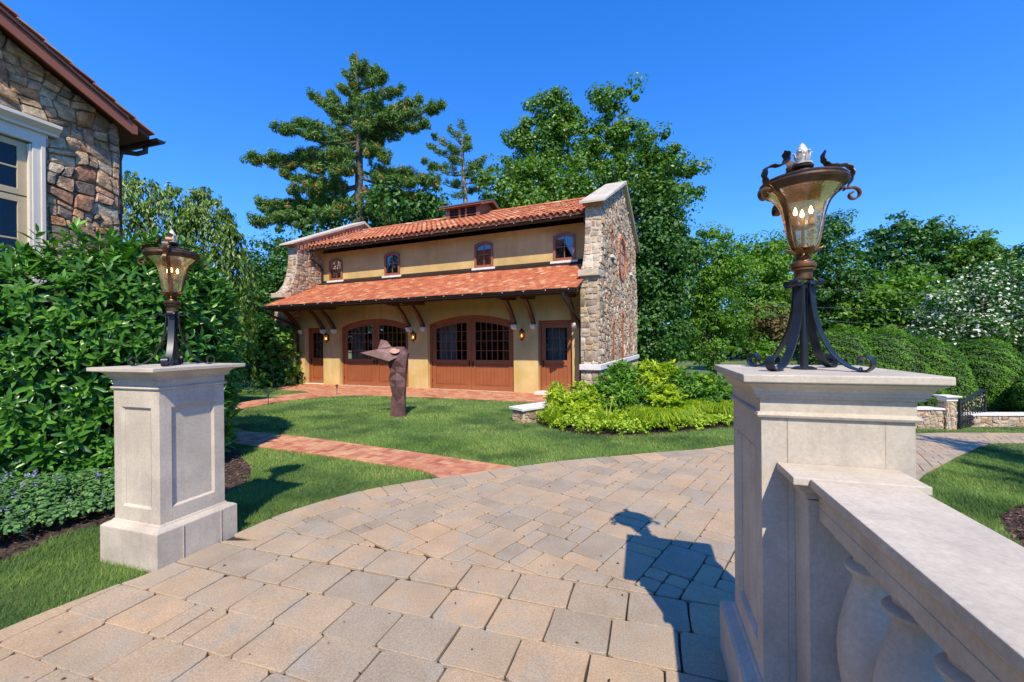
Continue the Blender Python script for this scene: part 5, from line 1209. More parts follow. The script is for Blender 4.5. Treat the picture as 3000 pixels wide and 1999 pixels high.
tree('broadleaf_tree', gbase(960, 26), [E_(850, 1000, 420, 560, 28), E_(930, 1060, 470, 560, 28), E_(700, 860, 500, 640, 28)], 260, 40, .8, .3, 'darkleaf', 'dark tree behind the garage ridge under the tall pine', .25, seed=19)
tree('viburnum_bush', gbase(635, 16.2), [E_(588, 660, 735, 830, 16.2), E_(570, 655, 790, 885, 16.2), E_(600, 660, 850, 900, 15.9)], 200, 34, .32, .17, 'shrub', 'leafy green bush against the left end of the garage', .06, seed=20, limbs=6, asp=.75, cat='bush')
tree('ornamental_tree', (7.7, 2.5, Tf(7.7, 2.5)), [(7.7, 2.5, 3.0, 1.0, 1.0, .9), (7.9, 2.2, 3.7, .8, .8, .6), (7.3, 2.6, 2.5, .7, .6, .4)], 60, 40, .3, .12, 'darkleaf', 'small tree in the mulch ring just beyond the right edge of the frame', .06, seed=31, shell=.2)
tree('ornamental_tree', (10.9, 5.2, Tf(10.9, 5.2)), [(10.9, 5.2, 3.8, 1.4, 1.2, 1.0), (11.4, 5.0, 4.6, 1.1, 1.0, .8)], 110, 40, .35, .14, 'darkleaf', 'small tree beyond the right edge shading the far driveway bend', .08, seed=32, shell=.2)
def weeping():
    Y = 12.5; x0, y0, z0 = gbase(400, Y); P = empty('weeping_cherry_tree', (x0, y0, z0), 0, 'weeping cherry with hanging leafy strands behind the laurel hedge', 'tree'); O = np.array([x0, y0, z0])
    bl = [E_(262, 365, 375, 600, Y), E_(340, 450, 408, 620, Y), E_(430, 520, 410, 600, Y), E_(490, 560, 490, 700, Y), E_(300, 540, 520, 780, Y), E_(420, 570, 640, 860, Y), E_(230, 330, 420, 640, Y)]
    b = B(); rs = random.Random(2); b.tube([(0, 0, -.3), (.05, 0, 1.5), (0, .1, 3), (.1, 0, 4.4)], [.2, .17, .13, .08], 9); C = []; N = []; R = []
    for k in range(360):
        q = bl[rs.choice([0, 0, 1, 1, 2, 2, 3, 3, 4, 5, 6])]; d = rand_dirs(1)[0]; d[2] = abs(d[2]) * .9 - .1
        p = Vector((q[0] + d[0] * q[3] * .92, q[1] + d[1] * q[4] * .92, q[2] + d[2] * q[5])) - Vector((x0, y0, z0)); L = rs.choice([.35, .6, 1.0, 1.9]) * rs.uniform(.7, 1.3); o = Vector((d[0], d[1], 0)) * rs.uniform(.05, .3)
        pts = [p - Vector((d[0], d[1], .6)) * .4, p, p + o * .6 + Vector((0, 0, -.12 * L)), p + o + Vector((0, 0, -.5 * L)), p + o * 1.05 + Vector((0, 0, -L))]
        if k % 3 == 0: b.tube(pts, [.012, .01, .007, .005, .003], 3, cap=False)
        if k < 14: b.tube([(0, 0, rs.uniform(2, 4)), tuple(p * .5 + Vector((0, 0, 2))), tuple(p)], [.09, .05, .02], 6)
        for j in range(int(L * 24) + 8):
            t = rs.uniform(0, 1); i = min(3, int(t * 4)); u = t * 4 - i; c = pts[i] * (1 - u) + pts[i + 1] * u
            C.append(tuple(c + Vector((rs.gauss(0, .05), rs.gauss(0, .05), rs.gauss(0, .03))))); N.append((d[0] + rs.gauss(0, .5), d[1] + rs.gauss(0, .5), .3)); R.append(min(1, max(0, rs.gauss(.5, .22))))
    b.build('trunk', 'bark', P, smooth=True)
    V, F, R = leaves(np.array(C), np.array(N), .15, .36, np.array(R), .15, droop=1.6); np_obj('crown', V, F, R, 'weep', P)
weeping()
def far_woods():
    n = 2600; X = rng.uniform(-75, 105, n); Yv = rng.uniform(52, 62, n); m = 1900; A = rng.uniform(pi * .93, pi * 2.04, m)   # the woods close the view all round
    X = np.concatenate([X, 62 * np.cos(A) * rng.uniform(.9, 1.05, m) - 2]); Yv = np.concatenate([Yv, 60 * np.sin(A) * rng.uniform(.9, 1.05, m) + 10]); n += m; B_ = np.concatenate([np.zeros(n - m), np.full(m, 4.)])
    H = 7.0 + 2.2 * np.sin(X * .21) + 1.5 * np.sin(X * .53 + 1) + B_ * .6; Z = T(X, Yv) + rng.random(n) ** .8 * H
    per = 26; k = np.repeat(np.arange(n), per); d = rand_dirs(len(k)); C = np.stack([X, Yv, Z], 1)[k] + d * 1.4 * np.array([1, 1, .7])
    V, F, R = leaves(C, d + np.array([0, -.2, .5]), .75, .7, rng.random(len(k))); np_obj('far_woods', V, F, R, 'darkleaf', None, 'stuff')
far_woods()

# hedges
def leaf_template(L=1., W=.29):
    P = [(0, 0, 0), (W * .5, .3 * L, .03), (W * .5, .62 * L, .02), (0, L, -.1), (-W * .5, .62 * L, .02), (-W * .5, .3 * L, .03), (0, .33 * L, -.025), (0, .66 * L, -.035)]
    F = [(0, 1, 6), (0, 6, 5), (1, 2, 7, 6), (6, 7, 4, 5), (2, 3, 7), (7, 3, 4)]
    return np.array(P), F
def laurel():
    P = empty('laurel_hedge', (-4.9, 5.0, 0), 0, 'tall glossy cherry laurel hedge between the stone house and the left pillar', 'hedge'); O = np.array([-4.9, 5.0, 0])
    base = smooth_line([(-8.2, 2.0), (-6.9, 2.9), (-5.9, 3.75), (-5.15, 4.3), (-4.5, 4.72), (-4.12, 4.98), (-3.98, 5.4), (-4.15, 6.1), (-4.75, 6.9), (-5.5, 7.6)], 6)
    rs = random.Random(8); base_n = []
    for i in range(len(base)):
        a = base[max(i - 1, 0)]; b_ = base[min(i + 1, len(base) - 1)]; dx, dy = b_[0] - a[0], b_[1] - a[1]; l = math.hypot(dx, dy); base_n.append((dy / l, -dx / l))
    cum = [0]
    for i in range(1, len(base)): cum.append(cum[-1] + math.dist(base[i - 1], base[i]))
    def top(s): return 2.7 + .1 * sin(s * 1.1 + .6) + .06 * sin(s * 3.1) - .17 * max(0, s - 5.6)
    def surf(s, z):
        i = min(len(base) - 2, max(0, int(np.searchsorted(cum, s)) - 1)); t = (s - cum[i]) / (cum[i + 1] - cum[i]); h = top(s)
        x = base[i][0] * (1 - t) + base[i + 1][0] * t; y = base[i][1] * (1 - t) + base[i + 1][1] * t; nx, ny = base_n[i]
        f = z / h; out = .16 * sin(pi * min(1, f * 1.05)) ** .5 - .55 * max(0, f - .8) ** 2 * 12 * .4 + .07 * sin(s * 3.3 + z * 2.1) * sin(z * 3.7 + s)
        return Vector((x + nx * out, y + ny * out, z)), Vector((nx, ny, .15 + 1.3 * max(0, f - .75) * 3)).normalized()
    # added dark core behind the leaves, there to block light
    b = B(); V = []; ns, nz = 44, 8
    for a in range(ns + 1):
        s = cum[-1] * a / ns
        for c in range(nz + 1): p, n = surf(s, (top(s) - .16) * c / nz); p = p - n * .28; V.append(tuple(p - Vector(O)))
        p, n = surf(s, top(s) - .2); q = p - Vector((n.x, n.y, 0)) * 2.2; V.append((q.x - O[0], q.y - O[1], q.z)); V.append((q.x - O[0], q.y - O[1], 0))
    m_ = nz + 3
    b.add(V, [(a * m_ + c, (a + 1) * m_ + c, (a + 1) * m_ + c + 1, a * m_ + c + 1) for a in range(ns) for c in range(m_ - 1)]); b.build('light_block_core', M_core, P, fixn=False)
    T_, TF = leaf_template(); LV = []; LM = []; LR = []
    def rosette(p, n, L):
        ax = (n + Vector((rs.gauss(0, .35), rs.gauss(0, .35), .35 + rs.gauss(0, .25)))).normalized(); a0 = rs.uniform(0, 6.28); u = ax.cross(Vector((0, 0, 1)));
        if u.length < .1: u = Vector((1, 0, 0))
        u.normalize(); w = ax.cross(u); base_r = rs.random()
        for k in range(rs.randint(6, 9)):
            a = a0 + k * 2.4; sp = .45 + .09 * k; d = (ax * max(.05, 1.15 - sp) + (u * cos(a) + w * sin(a)) * sp).normalized(); x = d.cross(ax); 
            if x.length < .05: x = u
            x.normalize(); z = x.cross(d).normalized(); l = L * rs.uniform(.75, 1.15) * (.75 + .06 * k)
            M4 = Matrix(((x.x * l, d.x * l, z.x * l, p.x - ax.x * .018 * k), (x.y * l, d.y * l, z.y * l, p.y - ax.y * .018 * k), (x.z * l, d.z * l, z.z * l, p.z - ax.z * .018 * k), (0, 0, 0, 1)))
            LM.append(M4); LR.append(min(1, max(0, .3 * base_r + .25 + rs.gauss(0, .16) + (.2 if k < 2 else 0))))
    for _ in range(2700):
        s = rs.uniform(.5, cum[-1]); h = top(s); z = rs.uniform(.12, h); p, n = surf(s, z); dpt = rs.choice([0, .03, .1, .2]); rosette(p - n * dpt, n, rs.uniform(.13, .175))
    for _ in range(800):
        s = rs.uniform(.5, cum[-1]); p, n = surf(s, top(s)); back = rs.uniform(0, 1.8); q = p - Vector((n.x, n.y, 0)) * back; q.z = top(s) + .05 * sin(q.x * 5) + rs.uniform(-.1, .12); rosette(q, Vector((0, 0, 1)), rs.uniform(.13, .175))
    for _ in range(90):
        s = rs.uniform(.5, cum[-1]); p, n = surf(s, top(s)); q = p - Vector((n.x, n.y, 0)) * rs.uniform(0, .6); q.z = top(s) + rs.uniform(.08, .26); rosette(q, Vector((0, 0, 1)), .17)
    order = sorted(range(len(LM)), key=lambda i: (0 if LM[i].translation.z > .4 else 5) + Vector((LM[i].translation.x, LM[i].translation.y, LM[i].translation.z - 1.6)).length + (9 if abs(LM[i].translation.x / LM[i].translation.y) > 1.18 else 0))
    meshes = []
    for k in range(8):
        me = bpy.data.meshes.new('leaf'); me.from_pydata([tuple(v) for v in T_], [], TF); me.materials.append(M['laurel']); me.attributes.new('rnd', 'FLOAT', 'POINT').data.foreach_set('value', [(.15 + .11 * k)] * 8); me.polygons.foreach_set('use_smooth', [True] * len(TF)); meshes.append(me)
    for i in order[:300]:
        o = bpy.data.objects.new('leaf', meshes[min(7, max(0, int((LR[i] - .15) / .11)))]); COL.objects.link(o); o.parent = P; m4 = LM[i].copy(); m4.translation -= Vector(O); o.matrix_local = m4
    rest = order[300:]; A = np.array([[list(r) for r in LM[i]] for i in rest]); VV = np.einsum('nij,kj->nki', A[:, :3, :3], T_) + A[:, None, :3, 3] - O
    TR = []
    for f in TF: TR += [(f[0], f[1], f[2])] + ([(f[0], f[2], f[3])] if len(f) == 4 else [])
    TR = np.array(TR); F = (TR[None] + (np.arange(len(rest)) * 8)[:, None, None]).reshape(-1, 3)
    np_obj('foliage', VV.reshape(-1, 3), F, np.repeat(np.array([LR[i] for i in rest]), 8), 'laurel', P, 'stuff', smooth=True)
M_core = basic('hedge_shade', [(0, (.012, .02, .008)), (1, (.025, .03, .012))], 1, 8, .4, 20, .5, .03, usernd=False); M['core'] = M_core  # near-black green, puts the shade between the leaves into the core's colour
laurel()
def clipped(name, blobs, n, size, mat, label, cat='hedge', jit=.05, group=None):
    c0 = blobs[0]; base = (c0[0], c0[1], Tf(c0[0], c0[1])); P = empty(name, base, 0, label, cat, group)
    bl = np.array([(b[0] - base[0], b[1] - base[1], b[2] - base[2], b[3], b[4], b[5]) for b in blobs], float)
    b = B()
    for q in bl:
        V = []; 
        for i in range(9):
            th = pi * i / 8
            for k in range(14): ph = 2 * pi * k / 14; V.append((q[0] + q[3] * .9 * sin(th) * cos(ph), q[1] + q[4] * .9 * sin(th) * sin(ph), q[2] + q[5] * .9 * cos(th)))
        b.add(V, [(i * 14 + k, i * 14 + (k + 1) % 14, (i + 1) * 14 + (k + 1) % 14, (i + 1) * 14 + k) for i in range(8) for k in range(14)])
    b.build('light_block_core', 'core', P, fixn=False)  # added dark ellipsoids under the needles, they stop light passing through
    w = bl[:, 3] * bl[:, 5]; k = rng.choice(len(bl), n, p=w / w.sum()); d = rand_dirs(n)
    sp = np.sign(d) * np.abs(d) ** .85; sp /= np.linalg.norm(sp, axis=1)[:, None] ** .9
    lump = 1 + .035 * np.sin(d[:, 0] * 9 + k) * np.sin(d[:, 2] * 8) + .035 * np.sin(d[:, 0] * 23) * np.sin(d[:, 2] * 21 + d[:, 1] * 17)
    C = bl[k, :3] + sp * bl[k, 3:] * (lump * rng.uniform(.97, 1.02, n))[:, None]
    keep = C[:, 2] > -.05; C, d = C[keep], d[keep]
    t = rng.random(len(C)); R = np.clip(.45 + .35 * np.sin(C[:, 0] * 6 + C[:, 2] * 4) * np.sin(C[:, 2] * 7) + .5 * (t - .5), 0, 1)
    V, F, R = leaves(C, d + .6 * rand_dirs(len(C)) + np.array([0, 0, .3]), size, .5, R); np_obj('foliage', V, F, R, mat, P); return P
clipped('yew_hedge', [E_(1850, 2010, 752, 990, 16, 1.4), E_(1940, 2120, 756, 990, 15.6, 1.4), E_(2060, 2185, 775, 990, 15.2, 1.3), E_(2110, 2205, 815, 990, 14.8, 1.0), E_(2040, 2170, 880, 960, 14.2, .8)], 95000, .065, 'yew', 'long billowing clipped yew hedge behind the gate wall')
clipped('yew_bush', [E_(2190, 2326, 780, 985, 15.4, 1.2)], 38000, .065, 'yew', 'large egg shaped clipped yew behind the iron gate', 'bush')
clipped('yew_bush', [E_(2345, 2420, 865, 960, 13.6, .6)], 6000, .07, 'yew', 'dark low yew cut by the right edge of the frame', 'bush')

# planting bed in front of the stone gable
BED = smooth_line([(.42, 8.75), (.5, 8.2), (.66, 7.75), (1.13, 7.24), (1.8, 7.05), (2.77, 7.3), (3.9, 7.7), (6.0, 9.0), (8.5, 11.0), (9.5, 13.5)], 4) + [gw(6.5, 6), gw(2.85, 6), gw(2.85, -.75), gw(2.1, -.75), gw(2.0, -2.6)]
sheet('planting_bed', BED, .01, 'mulch')
def scatter(poly, n, mask=None):
    P = np.array(poly); out = []
    lo, hi = P.min(0), P.max(0); tot = 0
    while tot < n:
        q = rng.uniform(lo, hi, (n * 2, 2)); q = q[inside(q, poly)]
        if mask is not None: q = q[mask(q)]
        out.append(q); tot += len(q)
        if len(out) > 30: break
    return np.concatenate(out)[:n]
def cover():
    strip = BED[:37] + offset_line(BED[:37], -1.0)[::-1]
    q = scatter(BED, 60000, lambda p: (p[:, 1] < 12) ); 
    dist = np.min(np.linalg.norm(q[:, None, :] - np.array(BED[:37])[None, ::2], axis=2), 1)
    h = .2 * np.clip(dist / .12, .15, 1) + .06 * np.sin(q[:, 0] * 7) * np.sin(q[:, 1] * 6); keep = dist < 1.9; q, h, dist = q[keep], h[keep], dist[keep]
    z = T(q[:, 0], q[:, 1]) + h * rng.uniform(.45, 1.1, len(q)); C = np.stack([q[:, 0], q[:, 1], z], 1)
    V, F, R = leaves(C, rand_dirs(len(C)) * .8 + np.array([0, -.2, 1]), .06, .55); np_obj('groundcover', V, F, R, 'cover', None, 'stuff')
cover()
def rosette_shrub(name, blobs, n, size, mat, label, asp=.28, cat='shrub', per=9):
    c0 = blobs[0]; base = (c0[0], c0[1], Tf(c0[0], c0[1])); P = empty(name, base, 0, label, cat)
    bl = [(b[0] - base[0], b[1] - base[1], b[2] - base[2], b[3], b[4], b[5]) for b in blobs]; C, d = blob_clumps(bl, n, .35)
    b = B(); rs = random.Random(n)
    for k in range(16): c = C[rs.randrange(len(C))]; b.tube([(rs.uniform(-.08, .08), rs.uniform(-.08, .08), -.05), (c[0] * .5, c[1] * .5, c[2] * .55), tuple(c)], [.014, .01, .005], 5)
    b.build('stem', 'bark', P)
    k = np.repeat(np.arange(n), per); a = rng.uniform(0, 2 * pi, len(k)); el = rng.uniform(-.1, 1.1, len(k)); ax = d * .6 + np.array([0, 0, .7]); ax /= np.linalg.norm(ax, axis=1)[:, None]; ax = ax[k]
    u = np.cross(ax, np.array([.3, .9, .1])); u /= np.linalg.norm(u, axis=1)[:, None]; w = np.cross(ax, u); dr = (u * np.cos(a)[:, None] + w * np.sin(a)[:, None]) * np.cos(el)[:, None] + ax * np.sin(el)[:, None]
    s = size * rng.uniform(.6, 1.2, len(k))[:, None]; p0 = C[k]; tip = p0 + dr * s + np.array([0, 0, -.15]) * s; bx = np.cross(dr, ax + .3 * rand_dirs(len(k))); bx /= np.linalg.norm(bx, axis=1)[:, None] + 1e-9; m_ = p0 + dr * s * .5
    V = np.stack([p0, m_ + bx * s * asp * .5, tip, m_ - bx * s * asp * .5], 1).reshape(-1, 3); i = np.arange(len(k)) * 4; F = np.concatenate([np.stack([i, i + 1, i + 2], 1), np.stack([i, i + 2, i + 3], 1)])
    R = np.clip(.5 + .3 * (rng.random(n)[k] - .5) * 2 + .25 * (rng.random(len(k)) - .5) * 2 + .18 * np.sin(el), 0, 1); np_obj('foliage', V, F, np.repeat(R, 4), mat, P); return P
rosette_shrub('aucuba_shrub', [E_(1262, 1350, 905, 985, 8.2, .45), E_(1290, 1385, 882, 975, 8.5, .4), E_(1255, 1300, 880, 960, 8.6, .3)], 620, .13, 'lime_leaf', 'lime green shrub leftmost in the bed, beside the low stone wall')
rosette_shrub('aucuba_shrub', [E_(1360, 1465, 850, 975, 8.9, .6), E_(1395, 1460, 832, 900, 9.2, .4), E_(1440, 1500, 890, 975, 8.6, .4)], 800, .14, 'shrub', 'mid green mounded shrub in front of the stone pier')
rosette_shrub('bottlebrush_shrub', [E_(1455, 1530, 826, 930, 10.4, .5), E_(1500, 1570, 830, 930, 10.2, .5)], 480, .15, 'lime_leaf', 'yellow green shrub at the back of the bed by the gable corner')
rosette_shrub('oakleaf_hydrangea', [E_(1487, 1575, 885, 985, 8.1, .4)], 420, .12, 'lime_leaf', 'pale yellow green broad leaved hydrangea in the middle of the bed', .6, per=7)
rosette_shrub('aucuba_shrub', [E_(1530, 1610, 843, 940, 9.4, .5), E_(1590, 1680, 860, 960, 9.0, .5), E_(1650, 1740, 880, 980, 8.8, .5)], 620, .14, 'shrub', 'green shrub at the right of the bed next to the right pillar')
rosette_shrub('aucuba_shrub', [E_(1580, 1650, 858, 920, 9.8, .4)], 220, .14, 'lime_leaf', 'golden tipped shrub behind the green one near the right pillar')
def blades(name, x, y, n, L, mat, label, flowers=0, spread=.25, w=.009):
    P = empty(name, (x, y, Tf(x, y)), 0, label, 'plant'); a = rng.uniform(0, 2 * pi, n); r0 = spread * .4 * np.sqrt(rng.random(n)); l = L * rng.uniform(.6, 1.15, n); o = rng.uniform(.25, .85, n)
    bx, by = r0 * np.cos(a), r0 * np.sin(a); V = []; 
    for i in range(4):
        t = i / 3; R_ = l * o * t * .8; Z = l * (t * 1.15 - .75 * o * t * t); ww = w * (1 - .85 * t)
        V.append(np.stack([np.stack([bx + R_ * np.cos(a) - ww * np.sin(a), by + R_ * np.sin(a) + ww * np.cos(a), Z], 1), np.stack([bx + R_ * np.cos(a) + ww * np.sin(a), by + R_ * np.sin(a) - ww * np.cos(a), Z], 1)], 1))
    V = np.concatenate(V, 1).reshape(-1, 3); i = np.arange(n) * 8; F = np.concatenate([np.stack([i + 2 * k, i + 2 * k + 1, i + 2 * k + 3, i + 2 * k + 2], 1) for k in range(3)])
    np_obj('foliage', V, F, np.repeat(rng.random(n), 8), mat, P)
    for k in range(flowers):
        ax, ay = random.uniform(-.2, .2), random.uniform(-.2, .1); b = B(); b.tube([(0, 0, 0), (ax * .6, ay * .6, L * .7), (ax, ay, L * 1.05)], .004, 4)
        for q in range(6): c, s = cos(q * pi / 3), sin(q * pi / 3); b.add([(ax, ay, L * 1.05), (ax + c * .03 - s * .018, ay + s * .03 + c * .018, L * 1.05 + .035), (ax + c * .06, ay + s * .06, L * 1.05 + .04), (ax + c * .03 + s * .018, ay + s * .03 - c * .018, L * 1.05 + .035)], [(0, 1, 2, 3)])
        b.build('flower', 'yellow_flower', P, fixn=False)
    return P
for (u, v, Y, n, L, fl, lb) in ((1275, 965, 7.9, 160, .5, 1, 'daylily clump with a yellow bloom at the left tip of the bed'), (1395, 960, 7.7, 170, .5, 1, 'daylily clump with a yellow bloom below the mid green shrub'), (1480, 965, 7.6, 150, .45, 0, 'grassy daylily clump left of the hydrangea at the lawn edge')):
    p = S(u, v, Y); blades('daylily', p.x, p.y, n, L, 'lime_leaf', lb, fl)
def hakone():
    P = empty('ornamental_grass', (3.4, 8.2, 0), 0, 'arching lime green ornamental grass at the right end of the bed', 'plant'); V = []; F = []; R = []; o = 0; rs = np.random.default_rng(5)
    for k in range(26):
        x, y = rs.uniform(-1.0, 1.6), rs.uniform(-.45, .6); y += x * .35; n = 110; a = rs.normal(-1.9, .8, n); l = rs.uniform(.35, .7, n); X0 = x + rs.uniform(-.12, .12, n); Y0 = y + rs.uniform(-.12, .12, n); W = .007
        q = []
        for i in range(4):
            t = i / 3; RR = l * t * .75; Z = .12 + l * (t * .95 - .95 * t * t) + .1; ww = W * (1 - .8 * t)
            q += [np.stack([X0 + RR * np.cos(a) - ww * np.sin(a), Y0 + RR * np.sin(a) + ww * np.cos(a), Z], 1), np.stack([X0 + RR * np.cos(a) + ww * np.sin(a), Y0 + RR * np.sin(a) - ww * np.cos(a), Z], 1)]
        q = np.stack(q, 1).reshape(-1, 3); V.append(q); i = np.arange(n) * 8 + o; F.append(np.concatenate([np.stack([i + 2 * k_, i + 2 * k_ + 1, i + 2 * k_ + 3, i + 2 * k_ + 2], 1) for k_ in range(3)])); R.append(np.repeat(rs.random(n), 8)); o += len(q)
    np_obj('foliage', np.concatenate(V), np.concatenate(F), np.concatenate(R), 'lime_leaf', P)
hakone()
def low_wall(name, pts, h0, h1, th, label, mat, capm, seed, lift=0, amin=.006, amax=.03):
    a, b_ = pts; L = math.dist(a, b_); ang = atan2(b_[1] - a[1], b_[0] - a[0]); z = min(Tf(*a), Tf(*b_)) - .05
    P = empty(name, (a[0], a[1], z), ang, label, 'wall'); hh = lambda x: .05 + h0 + (h1 - h0) * x / L
    b = B(); b.prism([(0, 0), (L, 0), (L, hh(L)), (0, hh(0))], lambda x, zz, t: (x, t, zz), 0, th); core = b.build('wall_core', 'mortar', P)
    pcs = stones([(0, 0), (L, 0), (L, hh(L)), (0, hh(0))], lambda x, zz, h: (x, -h + .003, zz), seed, amin, amax, 1.5, .007, (.01, .035))
    pcs += stones([(0, 0), (th, 0), (th, hh(0)), (0, hh(0))], lambda x, zz, h: (-h + .003, th - x, zz), seed + 1, amin, amax, 1.5, .007, (.01, .03))
    place_pieces(pcs, 'stone', mat, core, 200, lambda p: -p[4], smooth='auto', extra_name='stone_infill')
    x = -.05
    rs = random.Random(seed)
    while x < L:
        x1 = min(L + .03, x + rs.uniform(.5, .9)); q = B(); q.prism([(x, hh(max(0, x)) + .002), (x1 - .006, hh(x1) + .002), (x1 - .006, hh(x1) + .055), (x, hh(max(0, x)) + .055)], lambda a_, zz, t: (a_, t, zz), -.05, th + .05); q.build('cap_stone', capm, P, bevel=.008); x = x1
    return P
low_wall('low_stone_wall', ((.2, 8.25), (1.6, 9.3)), .24, .26, .34, 'low grey fieldstone wall end with flat caps at the lawn tip', 'stone', 'limewhite', 61)
low_wall('boundary_wall', ((9.6, 12.75), (12.62, 12.5)), .56, .56, .3, 'rubble boundary wall left of the gate pier with pale caps', 'stonegold', 'limewhite', 71, amin=.01, amax=.04)
low_wall('boundary_wall', ((13.3, 12.75), (24, 12.0)), .34, .36, .3, 'lower rubble boundary wall running right from the iron gate', 'stonegold', 'limewhite', 72, amin=.01, amax=.04)
def gate():
    P = empty('gate_pier', (12.79, 12.55, -1.13), -.05, 'square rubble gate pier with a flat slate cap beside the iron gate', 'pillar'); b = B(); b.box(-.13, .13, -.13, .13, -.1, .93); c = b.build('pier_core', 'mortar', P)
    pcs = stones([(-.13, 0), (.13, 0), (.13, .84), (-.13, .84)], lambda x, z, h: (x, -.13 - h + .003, z), 81, .006, .02, 1.3, .006, (.01, .03)) + stones([(-.13, 0), (.13, 0), (.13, .84), (-.13, .84)], lambda x, z, h: (-.13 - h + .003, -x, z), 82, .006, .02, 1.3, .006, (.01, .03))
    place_pieces(pcs, 'stone', 'stonegold', c, 60, lambda p: 0, smooth='auto')
    B().box(-.155, .155, -.155, .155, .86, .97).build('cap_block', 'limewhite', P); B().box(-.22, .22, -.22, .22, .972, 1.01).build('cap_slab', 'limewhite', P, bevel=.006)
    a = (13.0, 12.4); e = (14.4, 13.0); L = math.dist(a, e); P = empty('iron_gate', (a[0], a[1], -1.1), atan2(e[1] - a[1], e[0] - a[0]), 'open black iron driveway gate with a swept top and gilt leaves', 'gate')
    top = lambda x: .83 + .27 * sst(x / L) + 0
    b = B(); b.box(-.05, .015, -.03, .03, .0, .9); b.box(L - .06, L, -.03, .03, .04, 1.12)
    tp = [(x, float(top(x))) for x in np.linspace(0, L, 12)]; b.prism([(x, z) for x, z in tp] + [(x, z - .06) for x, z in tp[::-1]], lambda x, z, t: (x, t, z), -.028, .028)
    for z in (.08, .26, .33): b.box(.001, L - .061, -.018, .018, z, z + .045)
    g = b.build('frame', 'iron', P)
    for k in range(1, 10): x = L * k / 10; B().tube([(x, 0, .08), (x, 0, float(top(x)) - .03)], .013, 5).build('bar', 'iron', P)
    for k in range(1, 20): x = L * k / 20; B().tube([(x, 0, .1), (x, 0, .28)], .011, 4).build('bar', 'iron', P)
    rs = random.Random(1)
    for k in range(30):
        x = L * rs.uniform(.08, .92); z = .42 + .3 * x / L + rs.uniform(-.03, .28); v = [(x, -.02, z), (x + .035, -.04, z + .028), (x + .07, -.02, z + .0), (x + .03, -.035, z - .03)]
        B().add(v, [(0, 1, 2, 3)]).build('gilt_leaf', 'gold', P, fixn=False)
    b = B()
    for k in range(14):
        x = L * (k + .5) / 14; z0 = .42 + .3 * x / L; b.tube([(x, -.012, z0), (x + .04, -.014, z0 + .1), (x - .02, -.012, z0 + .2), (x + .02, -.012, z0 + .27)], .006, 4)
    b.build('vine_scroll', 'iron', P)
gate()
sheet('lane', [(13.5, 58), (60, 66), (90, 68), (90, 73), (60, 71), (13, 64)], .02, 'asphalt', 4); sheet('lane', [(24, 24.5), (45, 27), (80, 30), (80, 34), (45, 31), (25, 28)], .02, 'asphalt', 3); sheet('lane', [(15.8, 14.0), (30, 14.4), (30, 16.6), (17.5, 15.6)], .02, 'asphalt', 2)
for i, (p, q, lb) in enumerate((((2150, 832), (3200, 872), 'highest thin overhead cable crossing the trees at the right'), ((2150, 885), (3200, 925), 'middle thin overhead cable above the clipped hedge'), ((2150, 912), (3200, 992), 'lowest thin overhead cable crossing in front of the dogwood'))):
    a = at(*p, 21); c = at(*q, 21); m_ = (a + c) / 2 - Vector((0, 0, .12)); o = B().tube([a, (a + m_) / 2 - Vector((0, 0, .05)), m_, (m_ + c) / 2 - Vector((0, 0, .05)), c], .006, 4).build('overhead_cable', 'wire'); tag(o, lb, 'cable', 'overhead cables')
def railing():
    P = empty('metal_railing', (-9.6, 15.2, 0), 0, 'short black metal handrail in the shade left of the garage', 'railing'); b = B(); b.tube([(0, 0, 0), (0, 0, .75), (1.0, .1, .78), (1.05, .1, 0)], .02, 6); b.build('handrail', 'iron', P); B().tube([(0, 0, .4), (1.03, .1, .42)], .014, 6).build('lower_rail', 'iron', P)
railing()

# mulch, catmint, grass
MULCH_L = smooth_line([(-5.2, .8), (-4.15, 2.3), (-3.78, 3.11), (-3.8, 3.5), (-3.62, 3.8), (-3.15, 4.2), (-3.05, 4.8), (-3.35, 5.44), (-3.7, 5.85), (-4.3, 6.55), (-5.6, 7.3)], 4) + [(-8, 8), (-11, 4), (-9, .8)]
sheet('mulch_bed', MULCH_L, .008, 'mulch')
MULCH_R = smooth_line([gt(3400, 1330), gt(3000, 1485), gt(2955, 1500), gt(2935, 1530), gt(2990, 1600), gt(3300, 1800)], 4)
sheet('mulch_bed', MULCH_R, .008, 'mulch')
def chips(poly, n, seed):
    q = scatter(poly, n); C = np.stack([q[:, 0], q[:, 1], T(q[:, 0], q[:, 1]) + .015 + .02 * rng.random(len(q))], 1); V, F, R = leaves(C, rand_dirs(len(C)) * .5 + np.array([0, 0, 1]), .045, .35); np_obj('mulch_chips', V, F, R, 'mulch_chip', None, 'stuff')
M['mulch_chip'] = basic('bark_chip', [(0, (.03, .017, .011)), (.6, (.09, .05, .032)), (1, (.24, .16, .11))], 1, 40, .4, 40, .3, .003)
chips(MULCH_L, 16000, 1); chips(MULCH_R, 6000, 2)
